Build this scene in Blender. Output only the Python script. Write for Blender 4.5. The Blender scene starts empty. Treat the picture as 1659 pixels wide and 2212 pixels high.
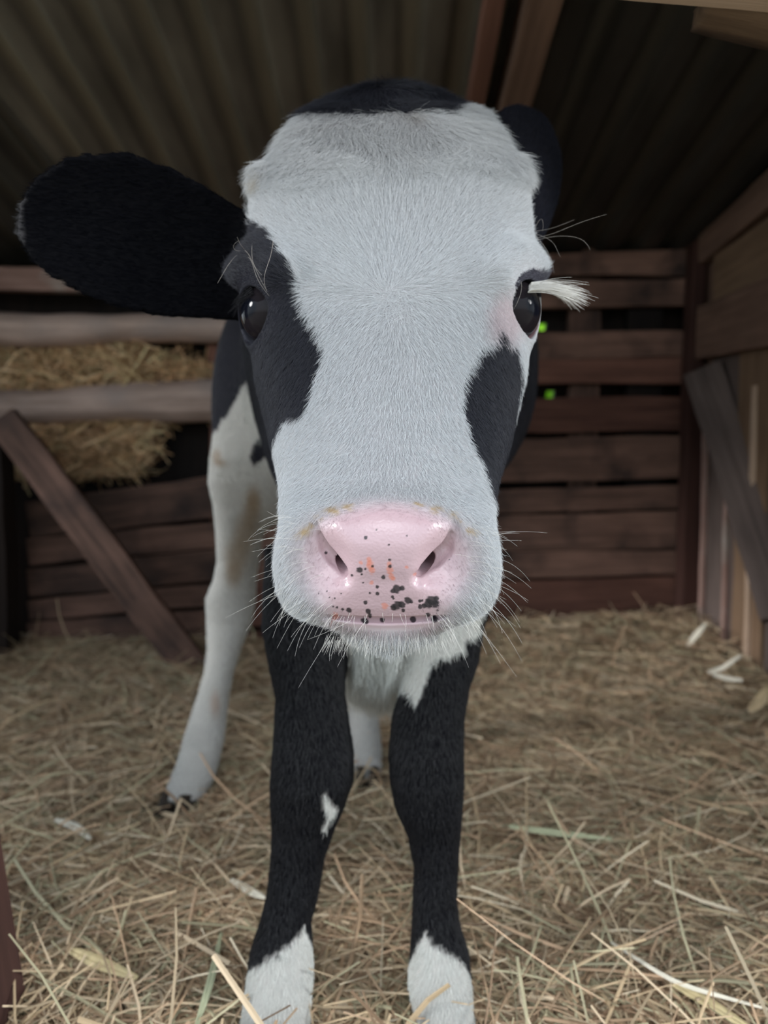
import bpy, bmesh, math, random
import numpy as np
from mathutils import Vector, Matrix
import openvdb

random.seed(7)
RNG = np.random.default_rng(7)
SC = bpy.context.scene
COL = SC.collection

# ------------------------------------------------------------------ camera, world, exposure
F_PX, CX, CY = 1687.0, 829.5, 1106.0
PITCH = math.atan(120.0 / 1687.0)
CAM_Z = 0.40
cam = bpy.data.cameras.new('camera')
cam.sensor_fit = 'VERTICAL'
cam.sensor_height = 24.0
cam.sensor_width = 18.0
cam.lens = 24.0 * F_PX / 2212.0
cam.clip_start = 0.01
cam.clip_end = 60
cam.dof.use_dof = True
cam.dof.focus_distance = 0.36
cam.dof.aperture_fstop = 4.9
camo = bpy.data.objects.new('camera', cam)
COL.objects.link(camo)
camo.location = (0, 0, CAM_Z)
camo.rotation_euler = (math.pi / 2 - PITCH, 0, 0)
SC.camera = camo

SC.view_settings.view_transform = 'Standard'
SC.view_settings.look = 'None'
SC.view_settings.gamma = 1.0
SC.view_settings.exposure = 0.20

world = bpy.data.worlds.new('overcast_sky')
SC.world = world
world.use_nodes = True
wn, wl = world.node_tree.nodes, world.node_tree.links
wn.clear()
w_out = wn.new('ShaderNodeOutputWorld')
w_bg = wn.new('ShaderNodeBackground')
w_tc = wn.new('ShaderNodeTexCoord')
w_sep = wn.new('ShaderNodeSeparateXYZ')
w_ramp = wn.new('ShaderNodeValToRGB')
wl.new(w_tc.outputs['Generated'], w_sep.inputs[0])
wl.new(w_sep.outputs['Z'], w_ramp.inputs['Fac'])
el = w_ramp.color_ramp.elements
el[0].position, el[0].color = 0.0, (1.20, 1.30, 1.34, 1)
el[1].position, el[1].color = 1.0, (1.60, 1.84, 2.14, 1)
e = w_ramp.color_ramp.elements.new(0.10); e.color = (1.55, 1.72, 1.86, 1)
e = w_ramp.color_ramp.elements.new(0.38); e.color = (1.50, 1.72, 1.96, 1)
last = w_ramp.outputs['Color']
# low bright sky patches for eye glints; wide weak one added for nose gloss
for dvec, cosr, power, soft in (((-0.90, -0.20, 0.36), 0.9945, 60.0, .002), ((0.90, -0.22, 0.36), 0.9945, 60.0, .002), ((0.0, -0.80, 0.60), 0.975, 4.0, .02)):
    v = Vector(dvec).normalized()
    dot = wn.new('ShaderNodeVectorMath'); dot.operation = 'DOT_PRODUCT'
    wl.new(w_tc.outputs['Generated'], dot.inputs[0]); dot.inputs[1].default_value = v
    mr = wn.new('ShaderNodeMapRange'); mr.interpolation_type = 'SMOOTHSTEP'
    mr.inputs['From Min'].default_value = cosr - soft
    mr.inputs['From Max'].default_value = cosr + soft
    mr.inputs['To Max'].default_value = power
    wl.new(dot.outputs['Value'], mr.inputs['Value'])
    add = wn.new('ShaderNodeMixRGB'); add.blend_type = 'ADD'; add.inputs['Fac'].default_value = 1.0
    wl.new(last, add.inputs['Color1']); wl.new(mr.outputs['Result'], add.inputs['Color2'])
    last = add.outputs['Color']
wl.new(last, w_bg.inputs['Color'])
w_bg.inputs['Strength'].default_value = 1.0
wl.new(w_bg.outputs[0], w_out.inputs[0])


# ------------------------------------------------------------------ helpers: measuring
def P(px, py, y):
    """World point at distance y in front of the camera that the photograph shows at (px, py)."""
    u, v = (px - CX) / F_PX, -(py - CY) / F_PX
    dy = math.cos(PITCH) + v * math.sin(PITCH)
    dz = v * math.cos(PITCH) - math.sin(PITCH)
    t = y / dy
    return np.array([u * t, y, CAM_Z + dz * t])


def proj(V):
    """Points (n,3) -> where the photograph would show them."""
    x, y, z = V[:, 0], V[:, 1], V[:, 2] - CAM_Z
    d = y * math.cos(PITCH) - z * math.sin(PITCH)
    up = y * math.sin(PITCH) + z * math.cos(PITCH)
    d = np.maximum(d, 1e-4)
    return CX + x / d * F_PX, CY - up / d * F_PX


def inside(poly, px, py):
    poly = np.asarray(poly, float)
    res = np.zeros(px.shape, bool)
    j = len(poly) - 1
    for i in range(len(poly)):
        xi, yi = poly[i]; xj, yj = poly[j]
        if yi != yj:
            c = ((yi > py) != (yj > py)) & (px < (xj - xi) * (py - yi) / (yj - yi) + xi)
            res ^= c
        j = i
    return res


def noise3(Q, seed=0, octaves=3, base=1.0):
    """cheap smooth pseudo noise, about -1..1"""
    r = np.random.default_rng(seed)
    out = np.zeros(len(Q))
    amp, f, tot = 1.0, base, 0.0
    for _ in range(octaves):
        for _k in range(3):
            d = r.normal(size=3); d /= np.linalg.norm(d)
            out += amp * np.sin(Q @ (d * f * r.uniform(.7, 1.4)) + r.uniform(0, 6.28)) / 2.0
        tot += amp; amp *= .55; f *= 2.1
    return out / tot


def smooth01(x, a, b):
    t = np.clip((x - a) / (b - a), 0, 1)
    return t * t * (3 - 2 * t)


# ------------------------------------------------------------------ helpers: materials
def new_mat(name):
    m = bpy.data.materials.new(name)
    m.use_nodes = True
    return m, m.node_tree.nodes, m.node_tree.links, m.node_tree.nodes['Principled BSDF']


def wood_mat(name, dark, light, rough=0.85, grain=1.0, stain=None, bump=0.35):
    m, n, l, b = new_mat(name)
    tc = n.new('ShaderNodeTexCoord')
    oi = n.new('ShaderNodeObjectInfo')
    sh = n.new('ShaderNodeVectorMath'); sh.operation = 'ADD'
    sc_ = n.new('ShaderNodeVectorMath'); sc_.operation = 'SCALE'
    sc_.inputs[0].default_value = (13.1, 7.7, 5.3)
    l.new(oi.outputs['Random'], sc_.inputs['Scale'])
    l.new(tc.outputs['Object'], sh.inputs[0]); l.new(sc_.outputs[0], sh.inputs[1])
    mp = n.new('ShaderNodeMapping'); mp.inputs['Scale'].default_value = (3.0 * grain, 60 * grain, 60 * grain)
    l.new(sh.outputs[0], mp.inputs[0])
    n1 = n.new('ShaderNodeTexNoise'); n1.inputs['Scale'].default_value = 1.6
    n1.inputs['Detail'].default_value = 6; n1.inputs['Roughness'].default_value = .65
    l.new(mp.outputs[0], n1.inputs['Vector'])
    mp2 = n.new('ShaderNodeMapping'); mp2.inputs['Scale'].default_value = (5, 16, 16)
    l.new(sh.outputs[0], mp2.inputs[0])
    n2 = n.new('ShaderNodeTexNoise'); n2.inputs['Scale'].default_value = 1.2; n2.inputs['Detail'].default_value = 3
    l.new(mp2.outputs[0], n2.inputs['Vector'])
    mix = n.new('ShaderNodeMath'); mix.operation = 'MULTIPLY_ADD'
    l.new(n1.outputs['Fac'], mix.inputs[0]); mix.inputs[1].default_value = .55
    hm = n.new('ShaderNodeMath'); hm.operation = 'MULTIPLY'; hm.inputs[1].default_value = .45
    l.new(n2.outputs['Fac'], hm.inputs[0]); l.new(hm.outputs[0], mix.inputs[2])
    ad = n.new('ShaderNodeMath'); ad.operation = 'MULTIPLY_ADD'; ad.inputs[1].default_value = .22
    l.new(oi.outputs['Random'], ad.inputs[0]); l.new(mix.outputs[0], ad.inputs[2])
    rp = n.new('ShaderNodeValToRGB')
    rp.color_ramp.elements[0].position = .38; rp.color_ramp.elements[0].color = (*dark, 1)
    rp.color_ramp.elements[1].position = .82; rp.color_ramp.elements[1].color = (*light, 1)
    l.new(ad.outputs[0], rp.inputs['Fac'])
    col = rp.outputs['Color']
    if stain:
        n3 = n.new('ShaderNodeTexNoise'); n3.inputs['Scale'].default_value = 9; n3.inputs['Detail'].default_value = 4
        l.new(sh.outputs[0], n3.inputs['Vector'])
        r3 = n.new('ShaderNodeValToRGB'); r3.color_ramp.elements[0].position = .5; r3.color_ramp.elements[1].position = .72
        l.new(n3.outputs['Fac'], r3.inputs['Fac'])
        mx = n.new('ShaderNodeMixRGB'); mx.inputs['Color2'].default_value = (*stain, 1)
        l.new(r3.outputs['Color'], mx.inputs['Fac']); l.new(col, mx.inputs['Color1'])
        col = mx.outputs['Color']
    l.new(col, b.inputs['Base Color'])
    b.inputs['Roughness'].default_value = rough
    b.inputs['Specular IOR Level'].default_value = .25
    bp = n.new('ShaderNodeBump'); bp.inputs['Strength'].default_value = bump; bp.inputs['Distance'].default_value = .004
    l.new(n1.outputs['Fac'], bp.inputs['Height']); l.new(bp.outputs[0], b.inputs['Normal'])
    return m


def attr_mat(name, attr, rough, spec=.4, sheen=0.0, bump_scale=None, bump=.2):
    m, n, l, b = new_mat(name)
    a = n.new('ShaderNodeAttribute'); a.attribute_name = attr
    l.new(a.outputs['Color'], b.inputs['Base Color'])
    b.inputs['Roughness'].default_value = rough
    b.inputs['Specular IOR Level'].default_value = spec
    if sheen:
        b.inputs['Sheen Weight'].default_value = sheen
        b.inputs['Sheen Roughness'].default_value = .5
    return m


MAT_PLANK = wood_mat('dark_brown_planks', (.050, .031, .024), (.30, .170, .127), stain=(.040, .028, .025))
MAT_PLANK_RED = wood_mat('reddish_planks', (.065, .030, .022), (.26, .125, .090))
MAT_RAIL = wood_mat('weathered_slab', (.22, .155, .125), (.76, .575, .495), stain=(.36, .29, .265), grain=.7)
MAT_RAIL_RED = wood_mat('pinkish_weathered_board', (.16, .085, .065), (.50, .33, .28), stain=(.42, .38, .34))
MAT_BEAM = wood_mat('brown_timber', (.060, .036, .026), (.24, .145, .105))
MAT_BEAM_GREY = wood_mat('grey_brown_timber', (.050, .038, .034), (.18, .135, .118))
MAT_BEAM_DARK = wood_mat('dark_red_timber', (.022, .010, .008), (.075, .034, .026))
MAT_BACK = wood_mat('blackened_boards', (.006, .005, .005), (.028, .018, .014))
MAT_TAN = wood_mat('tan_boards', (.09, .056, .034), (.25, .16, .10))
MAT_PALE = wood_mat('pale_timber', (.30, .20, .14), (.62, .46, .34))

# corrugated iron: dull, a little rust
def iron_mat(name, c0, c1, pitch=.076):
    m, n, l, b = new_mat(name)
    tc = n.new('ShaderNodeTexCoord')
    mp = n.new('ShaderNodeMapping'); mp.inputs['Scale'].default_value = (14, 3, 14)
    l.new(tc.outputs['Object'], mp.inputs[0])
    t = n.new('ShaderNodeTexNoise'); t.inputs['Scale'].default_value = 1.3; t.inputs['Detail'].default_value = 7
    l.new(mp.outputs[0], t.inputs['Vector'])
    r = n.new('ShaderNodeValToRGB')
    r.color_ramp.elements[0].position = .35; r.color_ramp.elements[0].color = (*c0, 1)
    r.color_ramp.elements[1].position = .7; r.color_ramp.elements[1].color = (*c1, 1)
    l.new(t.outputs['Fac'], r.inputs['Fac'])
    # paler stripes painted along the narrow ribs for the light they catch
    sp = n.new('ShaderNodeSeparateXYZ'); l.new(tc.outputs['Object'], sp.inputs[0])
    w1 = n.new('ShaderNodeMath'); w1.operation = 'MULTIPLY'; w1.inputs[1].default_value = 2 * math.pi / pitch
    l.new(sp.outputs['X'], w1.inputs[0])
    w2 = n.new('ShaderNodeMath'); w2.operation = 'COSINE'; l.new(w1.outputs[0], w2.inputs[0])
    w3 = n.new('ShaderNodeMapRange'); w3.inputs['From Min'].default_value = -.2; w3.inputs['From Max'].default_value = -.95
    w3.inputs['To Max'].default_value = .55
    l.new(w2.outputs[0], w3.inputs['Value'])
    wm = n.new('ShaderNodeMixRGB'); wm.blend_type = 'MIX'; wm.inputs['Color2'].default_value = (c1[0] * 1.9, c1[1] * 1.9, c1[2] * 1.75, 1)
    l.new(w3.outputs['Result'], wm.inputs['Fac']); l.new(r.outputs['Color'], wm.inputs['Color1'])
    l.new(wm.outputs['Color'], b.inputs['Base Color'])
    b.inputs['Roughness'].default_value = .55
    b.inputs['Metallic'].default_value = .25
    return m
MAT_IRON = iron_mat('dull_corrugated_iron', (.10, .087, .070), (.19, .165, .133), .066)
MAT_IRON_DARK = iron_mat('dark_and_shaded_iron', (.028, .026, .022), (.055, .050, .043))


# ------------------------------------------------------------------ helpers: objects
def tag(o, label=None, cat=None, group=None, kind=None):
    if label: o['label'] = label
    if cat: o['category'] = cat
    if group: o['group'] = group
    if kind: o['kind'] = kind
    return o


def empty(name, loc):
    o = bpy.data.objects.new(name, None)
    o.empty_display_size = .05
    COL.objects.link(o)
    o.location = loc
    return o


def link(name, me, mat, parent=None, matrix=None):
    o = bpy.data.objects.new(name, me)
    COL.objects.link(o)
    if mat: me.materials.append(mat)
    if matrix is not None: o.matrix_world = matrix
    if parent is not None:
        o.parent = parent
        o.matrix_parent_inverse = parent_inv(parent)
    return o


def parent_inv(parent):
    return (Matrix.Translation(parent.location) @ parent.rotation_euler.to_matrix().to_4x4()).inverted()


def mesh_np(name, V, faces, smooth=True):
    me = bpy.data.meshes.new(name)
    V = np.asarray(V, np.float32)
    if isinstance(faces, np.ndarray):
        k = faces.shape[1]
        nf = len(faces)
        me.vertices.add(len(V)); me.vertices.foreach_set('co', V.ravel())
        me.loops.add(nf * k); me.loops.foreach_set('vertex_index', faces.astype(np.int32).ravel())
        me.polygons.add(nf)
        me.polygons.foreach_set('loop_start', np.arange(0, nf * k, k, dtype=np.int32))
        me.polygons.foreach_set('loop_total', np.full(nf, k, np.int32))
        me.update(calc_edges=True)
    else:
        me.from_pydata(V.tolist(), [], faces)
        me.update()
    me.polygons.foreach_set('use_smooth', np.full(len(me.polygons), smooth, bool))
    return me


def frame_between(a, b, side):
    """matrix whose X runs a->b, whose Y is about `side` (the face the plank shows), origin in the middle"""
    a, b = Vector(a), Vector(b)
    x = (b - a).normalized()
    y = Vector(side); y = (y - y.dot(x) * x).normalized()
    z = x.cross(y)
    m = Matrix((x, y, z)).transposed().to_4x4()
    m.translation = (a + b) / 2
    return m, (b - a).length


def board_mesh(name, length, w0, w1, thick, rough=.003, half_round=False, seed=0, n=26, warp=.0):
    """rough sawn board along X; width (Z) runs w0 -> w1; Y is thickness, +Y the shown face"""
    r = np.random.default_rng(seed)
    if half_round:
        ang = np.linspace(-.08, math.pi + .08, 11)
        sec = [(math.sin(t) * .5 + .0, -math.cos(t) * .5) for t in ang]
        sec = [(s[0] * 2 - .5, s[1]) for s in sec]
        sec += [(-.5, .42), (-.5, -.42)]
    else:
        c = .10
        sec = [(.5, -.5 + c), (.5, -.17), (.5, .17), (.5, .5 - c), (.5 - .3 * c, .5), (-.5, .5), (-.5, -.5), (.5 - .3 * c, -.5)]
    k = len(sec)
    t = np.linspace(0, 1, n)
    def wob(s):
        q = np.zeros(n)
        for f, a in ((2, 1), (4.3, .6), (9.1, .35), (17, .25)):
            q += a * np.sin(t * f * 3.0 * length + s * 7.1 + f + r.uniform(0, 6))
        return q / 1.6
    top, bot, fr = wob(1), wob(2), wob(3)
    V = []
    for i in range(n):
        w = w0 + (w1 - w0) * t[i]
        for (sy, sz) in sec:
            z = sz * w + (top[i] if sz > 0 else bot[i]) * rough * abs(sz) * 2 + warp * math.sin(t[i] * math.pi)
            y = sy * thick + (fr[i] * rough * .7 if sy > 0 else 0)
            V.append(((t[i] - .5) * length, y, z))
    faces = []
    for i in range(n - 1):
        for j in range(k):
            a, b = i * k + j, i * k + (j + 1) % k
            faces.append((a, a + k, b + k, b))
    faces.append(tuple(range(k)))
    faces.append(tuple(reversed(range((n - 1) * k, n * k))))
    me = mesh_np(name, V, faces, smooth=half_round)
    bm = bmesh.new(); bm.from_mesh(me)
    bmesh.ops.recalc_face_normals(bm, faces=bm.faces)
    bm.to_mesh(me); bm.free()
    return me


def board(name, a, b, w0, w1, thick, side, mat, parent=None, **kw):
    m, L = frame_between(a, b, side)
    me = board_mesh(name, L, w0, w1, thick, **kw)
    return link(name, me, mat, parent, m)


# ================================================================== THE SHED
YW = 1.60            # inner face of the back wall
ROOF_A, ROOF_S = 1.098, -0.174      # roof underside z = A + S*y
def roof_z(y): return ROOF_A + ROOF_S * y

# ---- floor and ground outside
def flat(name, x0, x1, y0, y1, z, mat, kind='structure'):
    me = mesh_np(name, [(x0, y0, z - .03), (x1, y0, z - .03), (x1, y1, z - .03), (x0, y1, z - .03),
                        (x0, y0, z), (x1, y0, z), (x1, y1, z), (x0, y1, z)],
                 [(0, 3, 2, 1), (4, 5, 6, 7), (0, 1, 5, 4), (1, 2, 6, 5), (2, 3, 7, 6), (3, 0, 4, 7)], smooth=False)
    return tag(link(name, me, mat), kind=kind)

def earth_mat(name, c0, c1, s):
    m, n, l, b = new_mat(name)
    tc = n.new('ShaderNodeTexCoord')
    t = n.new('ShaderNodeTexNoise'); t.inputs['Scale'].default_value = s; t.inputs['Detail'].default_value = 8
    l.new(tc.outputs['Object'], t.inputs['Vector'])
    r = n.new('ShaderNodeValToRGB')
    r.color_ramp.elements[0].position = .35; r.color_ramp.elements[0].color = (*c0, 1)
    r.color_ramp.elements[1].position = .68; r.color_ramp.elements[1].color = (*c1, 1)
    l.new(t.outputs['Fac'], r.inputs['Fac']); l.new(r.outputs['Color'], b.inputs['Base Color'])
    b.inputs['Roughness'].default_value = .95
    return m
MAT_EARTH = earth_mat('dark_litter', (.08, .06, .044), (.22, .17, .125), 30)
MAT_YARD = earth_mat('farmyard_earth', (.18, .17, .12), (.34, .31, .23), 6)
flat('floor', -.90, .80, .22, 1.72, 0.0, MAT_EARTH)
flat('ground', -12, 12, -12, 12, -.035, MAT_YARD)


# ---- roof: corrugated sheets
def corrugated(x0, x1, y0, y1, dz, pitch, amp, mat, parent):
    nx = int((x1 - x0) / pitch * 14) + 1
    xs = np.linspace(x0, x1, nx)
    ph = (xs / pitch) * 2 * math.pi
    prof = -amp * np.tanh(2.2 * np.cos(ph) + .9)
    ys = np.linspace(y0, y1, 12)
    V, Fc = [], []
    for th in (0.0, .0012):
        for y in ys:
            for i in range(nx):
                V.append((xs[i], y, roof_z(y) + dz + prof[i] + th))
    ny = len(ys); N = nx * ny
    for s in (0, 1):
        for j in range(ny - 1):
            for i in range(nx - 1):
                q = [s * N + j * nx + i, s * N + j * nx + i + 1, s * N + (j + 1) * nx + i + 1, s * N + (j + 1) * nx + i]
                Fc.append(tuple(q if s else q[::-1]))
    me = mesh_np('roof_sheet', V, Fc, smooth=True)
    return link('roof_sheet', me, mat, parent)

ceiling = tag(empty('ceiling', (0, .9, roof_z(.9))), kind='structure')
corrugated(-.585, .20, -.45, 1.95, .016, .066, .0085, MAT_IRON, ceiling)  # sheets lengthened forward, out of view past the camera, to shade the forehead
corrugated(.175, .92, -.45, 1.95, .006, .076, .009, MAT_IRON_DARK, ceiling)  # right sheet given a darker colour for the deeper shade there
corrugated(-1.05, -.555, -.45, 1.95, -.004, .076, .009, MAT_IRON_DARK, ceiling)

# ---- back wall
wall_back = tag(empty('wall_back', (0, YW, 0)), kind='structure')
_pk = [0]
def wall_plank(ax, at, ab, bx, bt, bb, y=YW, mat=None, thick=.022, half=False, rough=.0028, name='plank'):
    """plank whose left end spans rows at..ab at column ax and whose right end spans bt..bb at bx"""
    _pk[0] += 1
    a0, a1 = P(ax, at, y), P(ax, ab, y)
    b0, b1 = P(bx, bt, y), P(bx, bb, y)
    return board(name, (b0 + b1) / 2 + np.array([0, thick / 2, 0]), (a0 + a1) / 2 + np.array([0, thick / 2, 0]),
                 np.linalg.norm(b0 - b1), np.linalg.norm(a0 - a1), thick, (0, -1, 0), mat or MAT_PLANK,
                 wall_back, half_round=half, rough=rough, seed=100 + _pk[0])

# right and middle boards
for i, (t0, b0, t1, b1) in enumerate([(548, 596, 540, 592), (604, 664, 600, 660), (722, 775, 712, 770), (778, 833, 772, 826),
                       (866, 938, 856, 930), (950, 1040, 940, 1032), (1062, 1112, 1050, 1100),
                       (1120, 1192, 1104, 1184), (1197, 1252, 1188, 1242), (1257, 1343, 1246, 1334),
                       (1358, 1425, 1340, 1410)]):
    wall_plank(500, t0 + 8, b0 + 8, 1500, t1, b1, mat=(MAT_PLANK_RED if i in (3, 4, 9, 10) else MAT_PLANK))
# left: two thick rounded slabs, then tilted boards
wall_plank(-120, 575, 622, 300, 578, 628, y=1.585, mat=MAT_RAIL_RED, thick=.03, name='plank')
wall_plank(-120, 664, 748, 530, 666, 735, y=1.56, mat=MAT_RAIL, thick=.05, half=True, rough=.006, name='slab_rail')
wall_plank(-120, 840, 912, 530, 816, 912, y=1.56, mat=MAT_RAIL, thick=.05, half=True, rough=.006, name='slab_rail')
for (t0, b0, t1, b1) in [(1085, 1160, 1022, 1110), (1165, 1222, 1120, 1178), (1228, 1290, 1184, 1250),
                         (1296, 1340, 1257, 1305), (1346, 1420, 1312, 1385)]:
    wall_plank(60, t0, b0, 520, t1, b1, y=1.575, mat=MAT_PLANK, thick=.02)
# studs behind the boards
for (xa, mat, w) in ((466, MAT_PLANK_RED, 36), (1264, MAT_PLANK, 60), (1395, MAT_BACK, 70), (700, MAT_BACK, 60), (1000, MAT_BACK, 60)):
    a, b = P(xa, 1400, 1.645), P(xa, 540, 1.645)
    a[0] = b[0]; 
    board('stud', a, b, w * 1.64 / F_PX, w * 1.64 / F_PX, .03, (0, -1, 0), mat, wall_back, seed=200 + xa)
# outer skin of upright boards; a few chinks let daylight through
Y2 = 1.69
def outer(xl0, xl1, xr0, xr1, zb, zt):
    """upright board, corners at bottom/top given by x"""
    th = .018
    V = [(xl0, Y2, zb), (xr0, Y2, zb), (xr1, Y2, zt), (xl1, Y2, zt)]
    V += [(x, y + th, z) for (x, y, z) in V]
    me = mesh_np('outer_board', V, [(0, 1, 2, 3), (7, 6, 5, 4), (0, 4, 5, 1), (1, 5, 6, 2), (2, 6, 7, 3), (3, 7, 4, 0)], smooth=False)
    # grain runs along local X, so the board is laid along X and turned upright
    R = Matrix.Rotation(math.radians(-90), 4, 'Y')
    me.transform(R.inverted())
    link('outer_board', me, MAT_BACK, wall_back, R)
top_z = roof_z(Y2) + .03
xs = [-1.0, -.86, -.70, -.55, -.40, -.26, -.12, .02, .17]
for a, b in zip(xs[:-1], xs[1:]):
    if a == -.86:
        h = P(15, 458, Y2)
        outer(a, a, b, b, -.03, h[2] - .003)
        outer(a, a, h[0] - .004, h[0] - .004, h[2] - .0029, top_z)
        outer(h[0] + .004, h[0] + .004, b, b, h[2] - .0029, top_z)
        outer(h[0] - .0039, h[0] - .0039, h[0] + .0039, h[0] + .0039, h[2] + .004, top_z)
    else:
        outer(a, a, b, b, -.03, top_z)
def outer_holed(x0, x1, holes):
    """boards from x0 to x1 with small chinks (x, z, half width, half height), lowest first"""
    z = -.03
    for hx_, hz0, w, h in holes:
        outer(x0, x0, x1, x1, z, hz0 - h)
        outer(x0, x0, hx_ - w, hx_ - w * .6, hz0 - h, hz0 + h)
        outer(hx_ + w, hx_ + w * 1.3, x1, x1, hz0 - h, hz0 + h)
        z = hz0 + h
    outer(x0, x0, x1, x1, z, top_z)
h2, h1 = P(1187, 852, Y2), P(1170, 705, Y2)
outer_holed(.17, .50, [(h2[0], h2[2], .0095, .0085), (h1[0], h1[2], .0090, .0085)])
outer(.50, .50, .66, .66, -.03, top_z)
outer(.66, .66, .92, .92, -.03, top_z)

# ---- right wall: upright boards, with narrow lit edges
XR = .635
wall_right = tag(empty('wall_right', (XR, 1.0, 0)), kind='structure')
edges = [1.66, 1.535, 1.41, 1.295, 1.16, 1.02, .90, .76, .62, .48]
for i in range(len(edges) - 1):
    y1, y0 = edges[i], edges[i + 1]
    zt = roof_z((y0 + y1) / 2) - .02
    th = .02 + .004 * (i % 3)
    board('wall_board', (XR + .012, (y0 + y1) / 2, -.02), (XR + .012 + (.006 if i % 2 else 0), (y0 + y1) / 2, zt), y1 - y0 - .004, y1 - y0 - .006,
          th, (-1, 0, 0), (MAT_BEAM, MAT_BEAM_GREY, MAT_TAN)[(i + (i > 2)) % 3], wall_right, seed=300 + i, rough=.002)
# outer cladding behind the gaps
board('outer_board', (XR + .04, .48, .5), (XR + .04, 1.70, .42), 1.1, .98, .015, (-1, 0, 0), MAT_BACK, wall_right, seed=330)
# pale joint strip; added reddish strips stand in for highlights on board edges
for yj, za, zb, mat in ((1.335, -.0, .52, MAT_PALE), (1.43, .0, .47, MAT_RAIL_RED), (1.535, .0, .5, MAT_RAIL_RED)):
    board('joint_highlight_strip', (XR - .004, yj, za), (XR - .004, yj + .004, zb), .013, .012, .008, (-1, 0, 0), mat, wall_right, seed=340 + int(yj * 100), rough=.0015)

# ---- left wall
XL = -.90
wall_left = tag(empty('wall_left', (XL, 1.0, 0)), kind='structure')
ys_ = [1.68, 1.5, 1.33, 1.15, .98, .8, .65, .52]
for i in range(len(ys_) - 1):
    y1, y0 = ys_[i], ys_[i + 1]
    zt = roof_z((y0 + y1) / 2) - .03 if (y0 + y1) / 2 > 1.38 or (y0 + y1) / 2 < .6 else .36      # open above a low boarding in the middle
    board('wall_board', (XL, (y0 + y1) / 2, -.02), (XL, (y0 + y1) / 2, zt), y1 - y0 - .003, y1 - y0 - .004, .022,
          (1, 0, 0), MAT_BACK if i % 2 else MAT_PLANK, wall_left, seed=360 + i, rough=.0015)


# ---- posts, rails, braces, rafters
def timber(name, a, b, w, t, side, mat, label, cat, group=None, seed=0, rough=.003, w1=None):
    o = board(name, a, b, w, w1 or w, t, side, mat, None, seed=seed, rough=rough)
    return tag(o, label, cat, group)

# right corner post and rails on the right wall
timber('corner_post', (XR - .018, 1.572, -.02), (XR - .018, 1.572, roof_z(1.572) - .005), .032, .04, (0, -1, 0), MAT_BEAM_DARK,
       'dark upright timber post in the right rear corner of the shed', 'post', seed=401)
timber('wall_rail', (XR - .013, 1.55, .640), (XR - .013, .49, .60), .105, .024, (-1, 0, 0), MAT_BEAM,
       'wide horizontal brown rail across the right wall above the slanting brace', 'rail', seed=402)
timber('wall_rail', (XR - .013, 1.55, .800), (XR - .013, .49, .90), .06, .024, (-1, 0, 0), MAT_BEAM,
       'upper rail sloping under the roof at the top of the right wall', 'rail', seed=403)
timber('diagonal_brace', P(1518, 800, 1.50), P(1700, 1330, 1.215), .070, .02, (-.55, -1, 0), MAT_BEAM_GREY,
       'grey brown plank slanting down across the upright boards of the right wall', 'brace', seed=404)
tan = tag(board('wall_panel', (XR - .008, 1.50, .725), (XR - .008, .60, .745), .105, .13, .012, (-1, 0, 0), MAT_TAN, None, seed=405, rough=.002),
          'smooth tan board between the two rails on the right wall', 'board')

# left: dark post and the leaning brace in front of the back wall
timber('corner_post', (-.735, 1.47, -.02), (-.742, 1.47, P(25, 918, 1.47)[2]), .062, .055, (0, -1, 0), MAT_BACK,
       'blackish upright post at the left edge below the two rounded slab rails', 'post', seed=410)
timber('diagonal_brace', P(5, 905, 1.425), P(440, 1478, 1.38), .060, .022, (0, -1, .1), MAT_PLANK,
       'dark brown plank leaning from the left post down to the straw', 'brace', seed=411)
timber('door_post', P(-14, 2330, .50) + np.array([-.012, 0, 0]), P(-14, 2330, .50) + np.array([-.102, -.008, .78]), .055, .05, (0, -1, 0), MAT_BEAM_DARK,
       'dark reddish post at the bottom left corner nearest the camera', 'post', seed=412, rough=.0015)
# near right: the knee brace whose underside enters the frame at the top right, and the post it joins
timber('door_post', (-.90, .485, -.03), (-.90, .485, roof_z(.485) - .003), .06, .045, (0, -1, 0), MAT_BEAM_DARK,
       'front post at the far left of the doorway', 'post', seed=414)
timber('door_post', (.53, .488, -.03), (.53, .488, roof_z(.488) - .003), .07, .045, (0, -1, 0), MAT_BEAM,
       'front post right of the doorway', 'post', seed=413)

# rafters under the roof (run down the slope)
def rafter(x, w, t, mat, label, seed, y0=.10, y1=1.66, drop=.0):
    a = (x, y0, roof_z(y0) - t / 2 - drop); b = (x, y1, roof_z(y1) - t / 2 - drop)
    return timber('rafter', a, b, w, t, (0, 0, -1), mat, label, 'rafter', seed=seed, rough=.002)
rafter(.126, .022, .03, MAT_PLANK_RED, 'thin reddish batten under the roof, left of the wide rafter', 420)
rafter(.177, .040, .045, MAT_BEAM, 'wide brown rafter under the roof behind the calf, at the edge of the shade-darkened sheet', 421)


# ================================================================== THE CALF: one implicit surface
def zs(py, y):
    return P(CX, py, y)[2]


def dense(z, cols, n=240, sm=3):
    """tables sorted and smoothed on a dense grid"""
    z = np.asarray(z, float); o = np.argsort(z); z = z[o]
    g = np.linspace(z[0], z[-1], n)
    out = []
    for c in cols:
        v = np.interp(g, z, np.asarray(c, float)[o])
        if sm:
            k = np.exp(-np.linspace(-2, 2, 2 * sm + 1) ** 2); k /= k.sum()
            v = np.convolve(np.pad(v, sm, mode='edge'), k, mode='valid')
        out.append(v)
    return g, out


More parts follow.
